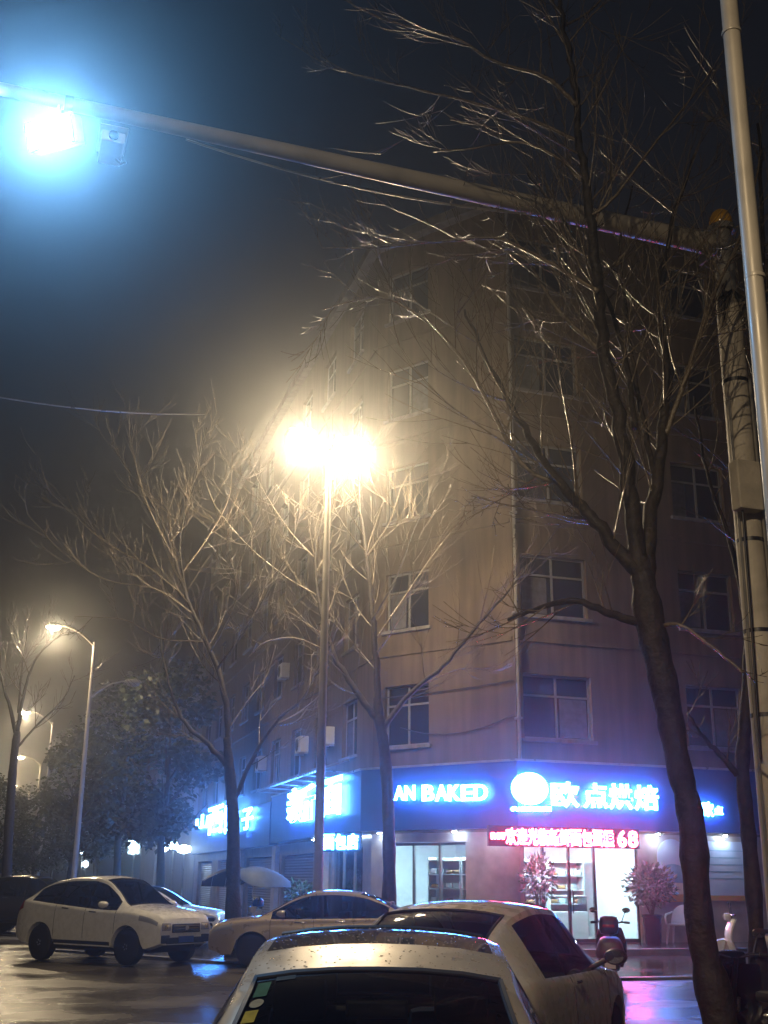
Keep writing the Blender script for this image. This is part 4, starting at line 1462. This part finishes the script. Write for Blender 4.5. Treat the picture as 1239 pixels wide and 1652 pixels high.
SUV = dict(L=4.33, W=1.78, r=.345, wheels=(1.34, -1.27), sill=.27,
           keys=[(-2.165, .90, .96, .62), (-2.08, 1.06, 1.12, .60), (-1.9, 1.14, 1.27, .56), (-1.6, 1.13, 1.42, .54), (-1.2, 1.10, 1.53, .55), (-.6, 1.06, 1.595, .575), (0, 1.02, 1.61, .585), (.35, 1.0, 1.55, .585), (.72, .99, 1.36, .62), (1.18, .985, 1.075, .72), (1.5, .96, 1.03, .73), (1.9, .90, .97, .70), (2.1, .82, .90, .68), (2.165, .76, .83, .64)],
           windshield=(.33, 1.17), rearwin=(-2.02, -1.62), side=[(-1.66, -.86), (-.80, .07), (.13, .98)], handles=(-.62, .22), doors=(-.84, .07, .98))
SEDAN = dict(L=4.6, W=1.78, r=.32, wheels=(1.38, -1.32), sill=.22,
             keys=[(-2.3, .78, .84, .62), (-2.15, .92, 1.0, .68), (-1.75, .96, 1.05, .70), (-1.62, .96, 1.08, .68), (-1.2, .95, 1.28, .60), (-.75, .94, 1.42, .565), (-.2, .93, 1.465, .57), (.2, .92, 1.445, .57), (.55, .91, 1.34, .585), (1.0, .905, 1.1, .65), (1.3, .89, .965, .72), (1.7, .85, .91, .70), (2.1, .78, .85, .66), (2.25, .71, .78, .63), (2.3, .65, .71, .6)],
             windshield=(.26, 1.24), rearwin=(-1.58, -.78), side=[(-1.36, -.72), (-.64, .1), (.18, 1.02)], handles=(-.5, .32), doors=(-.68, .14, 1.02))
HATCH = dict(mirror=M_DARK, L=4.1, W=1.76, r=.33, wheels=(1.25, -1.25), sill=.23,
             keys=[(-2.05, .74, .80, .56), (-1.95, .90, .98, .56), (-1.8, .98, 1.12, .55), (-1.45, 1.0, 1.33, .55), (-1.0, .99, 1.46, .565), (-.4, .97, 1.51, .57), (.1, .96, 1.49, .57), (.5, .95, 1.38, .585), (.95, .94, 1.12, .65), (1.2, .92, 1.0, .70), (1.6, .87, .94, .66), (1.9, .74, .82, .58), (2.05, .58, .64, .5)],
             windshield=(.16, 1.1), rearwin=(-1.76, -1.1), side=[(-1.15, -.5), (-.44, .88)], handles=(-.4,), doors=(-.42, .9))
SUV.update(sill=.31, r=.36, keys=[(a, b * 1.045, c * (1.055 if c > 1.2 else 1.06), d) for a, b, c, d in SUV['keys']])
FRONT = dict(SEDAN, W=1.74, sunroof=(-.80, -.10))
FRONT['keys'] = [(-2.3, .78, .84, .62), (-2.15, .90, .97, .66), (-1.75, .93, 1.02, .68), (-1.62, .93, 1.06, .66), (-1.3, .93, 1.27, .58), (-1.0, .92, 1.43, .555), (-.6, .92, 1.445, .56), (-.15, .91, 1.41, .56), (.26, .905, 1.325, .56), (.6, .90, 1.22, .58), (1.0, .895, 1.06, .64), (1.3, .88, .95, .70), (1.7, .84, .90, .68), (2.1, .76, .83, .64), (2.25, .7, .77, .6), (2.3, .64, .7, .58)]


def place(nm, lab, spec, paint_, px, Y, heading):
    p = at(px, 1500, Y)
    return make_car(nm, lab, (p.x, p.y, 0), heading, paint_, spec)


hd = math.atan2(-.56, .83)
c_suv = Vector((-5.1, 24.9, 0)) - Vector((math.cos(hd), math.sin(hd), 0)) * 1.34 + Vector((-math.sin(hd), math.cos(hd), 0)) * .78
make_car('parked_car', 'white SUV angled towards the camera at the left', c_suv, hd, P_WHITE, SUV)
make_car('parked_car', 'champagne silver sedan facing left in front of the street lamp', (-1.1, 25.3, 0), math.radians(174), P_SILVER, SEDAN)
make_car('parked_car', 'white car half hidden behind the white SUV, nose to the right', (-6.45, 33.4, 0), math.radians(-8), P_WHITE, SEDAN)
make_car('parked_car', 'dark red car cut off by the left edge', (-12.1, 30.2, 0), math.radians(-35), P_RED, HATCH)
make_car('parked_car', 'black car whose roof shows behind the white SUV', (-11.0, 38.5, 0), math.radians(-10), P_BLACK, SUV)
make_car('parked_car', 'cream white hatchback seen from behind, right of the nearest car', (.92, 10.6, 0), math.radians(90 - 22), P_CREAM, HATCH)
fc, fsurf, fsec = make_car('parked_car', 'champagne car facing the camera at the bottom with sunroof and windscreen stickers', (.0, 5.12, 0), math.radians(-91.0), P_BEIGE, FRONT)
# windscreen stickers at its upper corner
M_ST1 = mat('green_sticker', (.03, .07, .04), .9, spec=.05, var=.2, vscale=30)
M_ST2 = mat('cream_sticker', (.16, .14, .09), .9, spec=.05, var=.2, vscale=30)
M_ST3 = mat('yellow_sticker', (.2, .15, .02), .9, spec=.05, var=.2, vscale=30)
M_ST4 = mat('grey_sticker', (.04, .05, .055), .9, spec=.05, var=.2, vscale=30)


def sticker(name, xa, xb, ka, kb, m, oval=False):
    v, f = [], []
    n = 16
    c = [( .5 + .5 * math.cos(2 * math.pi * i / n), .5 + .5 * math.sin(2 * math.pi * i / n)) for i in range(n)] if oval else [(0, 0), (1, 0), (1, 1), (0, 1)]
    MB().add([fsurf(xa + (xb - xa) * a, ka + (kb - ka) * b, -1, .004) for a, b in c], [tuple(range(len(c)))]).build(name, m, fc)


sticker('sticker', .33, .46, 11.15, 11.5, M_ST1)
sticker('sticker', .48, .55, 11.15, 11.5, M_ST2, True)
sticker('sticker', .57, .66, 11.13, 11.45, M_ST3)
sticker('sticker', .29, .33, 11.6, 12.1, M_ST4)

# rain beads on the nearest roof and on the hatchback
def beads(car, surf, col, x_a, x_b, n, seed, k_lo=9.5):
    rng = random.Random(seed)
    mb = MB()
    for i in range(n):
        x, k, s = rng.uniform(x_a, x_b), rng.uniform(k_lo, 13.99), rng.choice((1, -1))
        c = surf(x, k, s, 0)
        r = rng.uniform(.002, .0055)
        t1 = (surf(x + .01, k, s, 0) - surf(x - .01, k, s, 0)).normalized()
        t2 = (surf(x, min(14, k + .02), s, 0) - surf(x, k - .02, s, 0)).normalized()
        nn = t1.cross(t2).normalized()
        if nn.z < 0: nn = -nn
        vs = [c + (t1 * math.cos(a) + t2 * math.sin(a)) * r for a in [2 * math.pi * q / 6 for q in range(6)]]
        vs += [c + (t1 * math.cos(a) + t2 * math.sin(a)) * r * .65 + nn * r * .4 for a in [2 * math.pi * q / 6 for q in range(6)]] + [c + nn * r * .55]
        mb.add(vs, [(q, (q + 1) % 6, 6 + (q + 1) % 6, 6 + q) for q in range(6)] + [(6 + q, 6 + (q + 1) % 6, 12) for q in range(6)])
    o = mb.build('raindrops', col, car, 179)
    o['kind'] = 'stuff'


beads(fc, fsurf, mat('water_bead', (.25, .21, .16), .04, spec=1.0), -.9, .22, 700, 5)

# ------------------------------------------------------------------ scooters


def make_scooter(label, loc, rz, col, canopy=None, quilt=None, helmet=None, name='scooter'):
    e = empty(name, loc, rz, label, 'scooter', 'parked scooters')
    for x in (.62, -.58):
        w = empty('wheel', (x, 0, .23), 0); w.parent = e
        MB().lathe([(.14, -.05), (.2, -.055), (.23, -.03), (.23, .03), (.2, .055), (.14, .05)], (0, 0, 0), 20, 'y').build('tyre', M_RUBBER, w, 40)
        MB().lathe([(.02, -.06), (.05, -.03), (.14, -.035), (.14, .035), (.05, .03), (.02, .06)], (0, 0, 0), 16, 'y').build('rim', M_RIM, w, 40)
    for s in (1, -1): MB().tube([(.62, s * .085, .23), (.5, s * .06, .62)], .02, 6).build('fork', M_STEEL, e, 60)
    MB().tube([(.52, 0, .55), (.40, 0, 1.0)], .03, 8).build('steering_column', M_TRIM, e, 60)
    MB().lathe([(.16, -.07), (.25, -.075), (.27, 0), (.25, .075), (.16, .07)], (.62, 0, .25), 16, 'y').build('front_mudguard', col, e, 40)
    # leg shield: curved plate
    v, f = [], []
    for i in range(9):
        t = i / 8
        x = .40 + .20 * math.sin(math.pi * t) * .5 - .06 * t
        z = .28 + .66 * t
        hw = .13 + .14 * math.sin(math.pi * (.15 + .7 * t))
        for k in range(7):
            u = -1 + 2 * k / 6
            v.append((x + .10 - .12 * u * u, u * hw, z))
    for i in range(8):
        for k in range(6): f.append((i * 7 + k, i * 7 + k + 1, i * 7 + k + 8, i * 7 + k + 7))
    n = len(v)
    v += [(a - .03, b, c) for a, b, c in v]
    f += [tuple(reversed([q + n for q in ff])) for ff in f[:48]]
    MB().add(v, f).build('leg_shield', col, e, 60)
    MB().bevbox((-.2, -.14, .25), (.42, .14, .32), .03).build('floorboard', M_TRIM, e, 50)
    bm = MB().lathe([(.02, -.30), (.13, -.28), (.17, -.1), (.17, .12), (.13, .34), (.05, .46)], (0, 0, 0), 14, 'x', (1.0, .95))
    bm.v = [(-.45 - x, y, .48 + z + .10 * max(0, x)) for x, y, z in bm.v]
    bm.build('rear_body', col, e, 60)
    MB().bevbox((-.85, -.14, .64), (-.12, .14, .74), .045).build('seat', M_DARK, e, 50)
    MB().bevbox((-.98, -.10, .52), (-.9, .10, .6), .02).build('tail_light', M_TAILL, e, 50)
    MB().tube([(.34, .33, 1.02), (.40, .2, 1.03), (.42, 0, .99), (.40, -.2, 1.03), (.34, -.33, 1.02)], .016, 8).build('handlebar', M_CHROME, e, 60)
    for s in (1, -1):
        MB().tube([(.335, s * .34, 1.02), (.37, s * .25, 1.027)], .023, 8).build('grip', M_DARK, e, 60)
        mi = MB().tube([(.40, s * .2, 1.03), (.41, s * .27, 1.2)], .007, 5).build('mirror_stalk', M_DARK, e)
        MB().lathe([(.0, -.012), (.06, -.01), (.06, .01), (.0, .012)], (.41, s * .29, 1.23), 12, 'x', (1.2, .8)).build('mirror', M_HLG, mi, 40)
    MB().bevbox((.40, -.13, .90), (.56, .13, 1.06), .05).build('headlight_cowl', col, e, 50)
    MB().bevbox((.562, -.07, .94), (.58, .07, 1.02), .008).build('headlight', M_HEADL, e, 50)
    MB().tube([(-.1, .12, .26), (-.18, .2, .02)], .012, 6).build('kickstand', M_STEEL, e)
    if canopy:
        v, f = [], []
        for i in range(13):
            t = i / 12
            x = .85 - 1.35 * t
            hw = .48 * math.sin(math.pi * min(1, .12 + .80 * (t ** .8))) + .03
            zc = 1.66 + .42 * math.sin(math.pi * (.16 + .62 * t)) - .32 * t
            for k in range(9):
                u = -1 + 2 * k / 8
                v.append((x, u * hw, zc - .22 * u * u * (hw / .48)))
        for i in range(12):
            for k in range(8): f.append((i * 9 + k, i * 9 + k + 1, i * 9 + k + 10, i * 9 + k + 9))
        n = len(v)
        v += [(a, b, c - .012) for a, b, c in v]
        f += [tuple(reversed([q + n for q in ff])) for ff in f[:96]]
        ca = MB().add(v, f).build('canopy', canopy, e, 60)
        ca.rotation_euler = (-.44, 0, 0)
        ca.location = (0, -.788, .176)
        MB().tube([(.44, 0, .98), (.5, 0, 1.4), (.42, 0, 1.8)], .016, 6).build('canopy_pole', M_STEEL, e, 60)
        for x in (.6, .2, -.2):
            t = (.85 - x) / 1.35
            hw = .48 * math.sin(math.pi * min(1, .12 + .80 * (t ** .8))) + .03
            zc = 1.66 + .42 * math.sin(math.pi * (.16 + .62 * t)) - .32 * t
            MB().tube([(x, u * hw, zc - .22 * u * u * (hw / .48) - .022) for u in [-1 + .25 * k for k in range(9)]], .008, 5).build('rib', M_STEEL, ca)
    if quilt:
        cv = MB().bevbox((-.95, -.24, .50), (-.1, .24, .84), .10)
        cv.v = [(x, y * (1 - .28 * max(0, (z - .62) / .22)), z + .02 * math.sin(9 * x) + .015 * math.cos(14 * y)) for x, y, z in cv.v]
        cv.build('seat_cover', quilt, e, 60)
        bx_ = MB().bevbox((-.93, -.16, .86), (-.55, .16, 1.16), .09)
        bx_.build('top_box', M_DARK, e, 60)
        MB().bevbox((-.965, -.1, .98), (-.932, .1, 1.03), .012).build('reflector', M_TAILL, e, 50)
        MB().bevbox((-.99, -.16, .30), (-.86, .16, .50), .05).build('rear_mudguard', M_DARK, e, 50)
        MB().box((-1.005, -.09, .34), (-.992, .09, .44)).build('number_plate', M_WHITE, e)
    if helmet:
        h = MB().lathe([(.13, -.06), (.14, 0), (.12, .09), (.07, .13), (.0, .14)], (.36, .1, 1.11), 16).build('helmet', helmet)
        h.parent = None
        M4 = Matrix.Translation(loc) @ Matrix.Rotation(rz, 4, 'Z')
        h.matrix_world = M4
        tag(h, 'round blue helmet hung on the handlebar of the canopy scooter', 'helmet')
    return e


P_SBLUE = mat('canopy_blue', (.12, .18, .32), .55, var=.15)
P_SDARK = mat('canopy_dark', (.02, .022, .035), .5)
g = at(436, 1500, 29.8)
make_scooter('white scooter under a blue-grey canopy beside the bare left tree', (g.x, g.y, .012), math.radians(-158), P_WHITE, canopy=P_SBLUE, helmet=mat('blue_helmet', (.04, .12, .5), .25))
g = at(352, 1500, 31.2)
make_scooter('scooter with a dark canopy behind the white car hood', (g.x, g.y, .012), math.radians(20), P_BLACK, canopy=P_SDARK)
g = at(988, 1585, 21.4)
make_scooter('scooter with a brown seat cover and black box, right of the cream hatchback', (g.x, g.y, .0), math.radians(78), P_BLACK, quilt=mat('brown_quilt', (.10, .06, .045), .35, var=.25, vscale=8, bump=.4, bscale=12))
g = at(1213, 1530, 27.4)
make_scooter('white scooter facing left on the pavement right of the big trunk', (g.x, g.y, .012), math.radians(168), P_WHITE)
g = at(1226, 1600, 11.9)
make_scooter('black scooter in the dark beside the big tree, its handlebar glinting', (g.x, g.y, 0), math.radians(104), P_BLACK)

# ------------------------------------------------------------------ plants, chair
M_POT = mat('dark_glazed_pot', (.03, .022, .03), .25, var=.2)
M_LEAF2 = mat('pale_variegated_leaf', (.13, .22, .12), .28, var=.6, vscale=9)
M_STEM = mat('plant_stem', (.06, .05, .03), .6)


def pot_plant(label, p, pot_h, pot_r, crown_z, rx, rz, n, seed):
    rng = random.Random(seed)
    e = empty('potted_plant', p, 0, label, 'potted plant', 'potted plants by the bakery')
    MB().lathe([(pot_r * .72, 0), (pot_r * .8, .05), (pot_r * .95, pot_h * .9), (pot_r * 1.05, pot_h * .92), (pot_r * 1.05, pot_h), (pot_r * .9, pot_h), (pot_r * .85, pot_h - .04)], (0, 0, 0), 16).build('pot', M_POT, e, 40)
    st = MB()
    fo = MB()
    for i in range(14):
        a = i * 2.4
        tip = Vector((math.cos(a) * rx * rng.uniform(.3, .9), math.sin(a) * rx * rng.uniform(.3, .9), crown_z + rz * rng.uniform(-.5, .8)))
        st.tube([(math.cos(a) * .04, math.sin(a) * .04, pot_h - .03), Vector((tip.x * .35, tip.y * .35, (pot_h + tip.z) / 2)), tip], [.012, .009, .005], 4)
    st.build('stems', M_STEM, e)
    for i in range(n):
        v = Vector((rng.gauss(0, 1), rng.gauss(0, 1), rng.gauss(0, 1))).normalized()
        q = Vector((v.x * rx, v.y * rx, v.z * rz)) * rng.uniform(.35, 1.0)
        o = Vector((0, 0, crown_z)) + q
        d = (v + Vector((rng.uniform(-.6, .6), rng.uniform(-.6, .6), rng.uniform(-.7, .4)))).normalized()
        w = Matrix.Rotation(rng.uniform(-.8, .8), 3, d) @ d.cross(Vector((0, 0, 1))).normalized()
        s = rng.uniform(.10, .19)
        nrm = d.cross(w)
        fo.add([o, o + d * s * .35 + w * s * .3 + nrm * .01, o + d * s - nrm * s * .15, o + d * s * .35 - w * s * .3 + nrm * .01], [(0, 1, 2, 3)])
    c = fo.build('foliage', M_LEAF2, e)
    c['kind'] = 'stuff'


O, d, L = FACES['right']
q = O + d * 3.35 - inward(d) * 1.0
pot_plant('bushy potted plant right of the bakery door', (q.x, q.y, .152), .75, .26, 1.5, .72, .55, 1100, 3)
q = O + d * .15 - inward(d) * .8
pot_plant('tall dark potted plant left of the bakery door', (q.x, q.y, .152), .85, .28, 1.65, .5, .6, 450, 4)
q = C2 + DC * .4 - inward(DC) * .8
pot_plant('low green plant at the foot of the corner window', (q.x, q.y, .152), .3, .24, .6, .5, .35, 300, 6)
q = C2 - DS * 5.0 - inward(DS) * .9
pot_plant('green plant by the street-side wall behind the lamp pole', (q.x, q.y, .152), .35, .26, 1.0, .6, .6, 400, 8)

ch = empty('plastic_chair', label='white plastic armchair on the shop step left of the big trunk', cat='chair')
q = O + d * 4.35 - inward(d) * .75
ch.scale = (1.15, 1.15, 1.15)
ch.location = (q.x, q.y, .152)
ch.rotation_euler = (0, 0, math.radians(150))
MB().bevbox((-.24, -.24, .40), (.24, .24, .44), .018).build('seat', M_WHITE, ch, 50)
v, f = [], []
for i in range(9):
    t = i / 8
    for k in range(9):
        u = -1 + 2 * k / 8
        v.append((u * (.25 - .05 * t * t) , -.22 - .10 * t + .07 * u * u, .44 + (.42 - .12 * u * u) * t))
for i in range(8):
    for k in range(8): f.append((i * 9 + k, i * 9 + k + 1, i * 9 + k + 10, i * 9 + k + 9))
n = len(v); m = len(f)
v += [(a, b + .018, c) for a, b, c in v]
f += [tuple(reversed([x + n for x in ff])) for ff in f[:m]]
MB().add(v, f).build('backrest', M_WHITE, ch, 60)
for sx in (1, -1):
    MB().tube([(sx * .24, -.26, .70), (sx * .28, -.1, .66), (sx * .28, .12, .645), (sx * .27, .22, .60), (sx * .25, .22, .43)], [.02, .026, .026, .024, .022], 8).build('armrest', M_WHITE, ch, 60)
    for sy in (1, -1):
        MB().tube([(sx * .21, sy * .21, .41), (sx * .26, sy * .26, 0)], [.03, .02], 8).build('leg', M_WHITE, ch, 60)

# ------------------------------------------------------------------ rain haze
hz = bpy.data.materials.new('rain_haze')
hz.use_nodes = True
hz.node_tree.nodes.clear()
out = hz.node_tree.nodes.new('ShaderNodeOutputMaterial')
pv = hz.node_tree.nodes.new('ShaderNodeVolumePrincipled')
pv.inputs['Color'].default_value = (.9, .92, .95, 1)
pv.inputs['Density'].default_value = HAZE_DENSITY
pv.inputs['Anisotropy'].default_value = .92
hz.node_tree.links.new(pv.outputs[0], out.inputs['Volume'])
hz.cycles.volume_sampling = 'EQUIANGULAR'
hb = MB().box((-175, -65, -1.2), (125, 265, 27)).build('haze', hz)
tag(hb, kind='stuff')
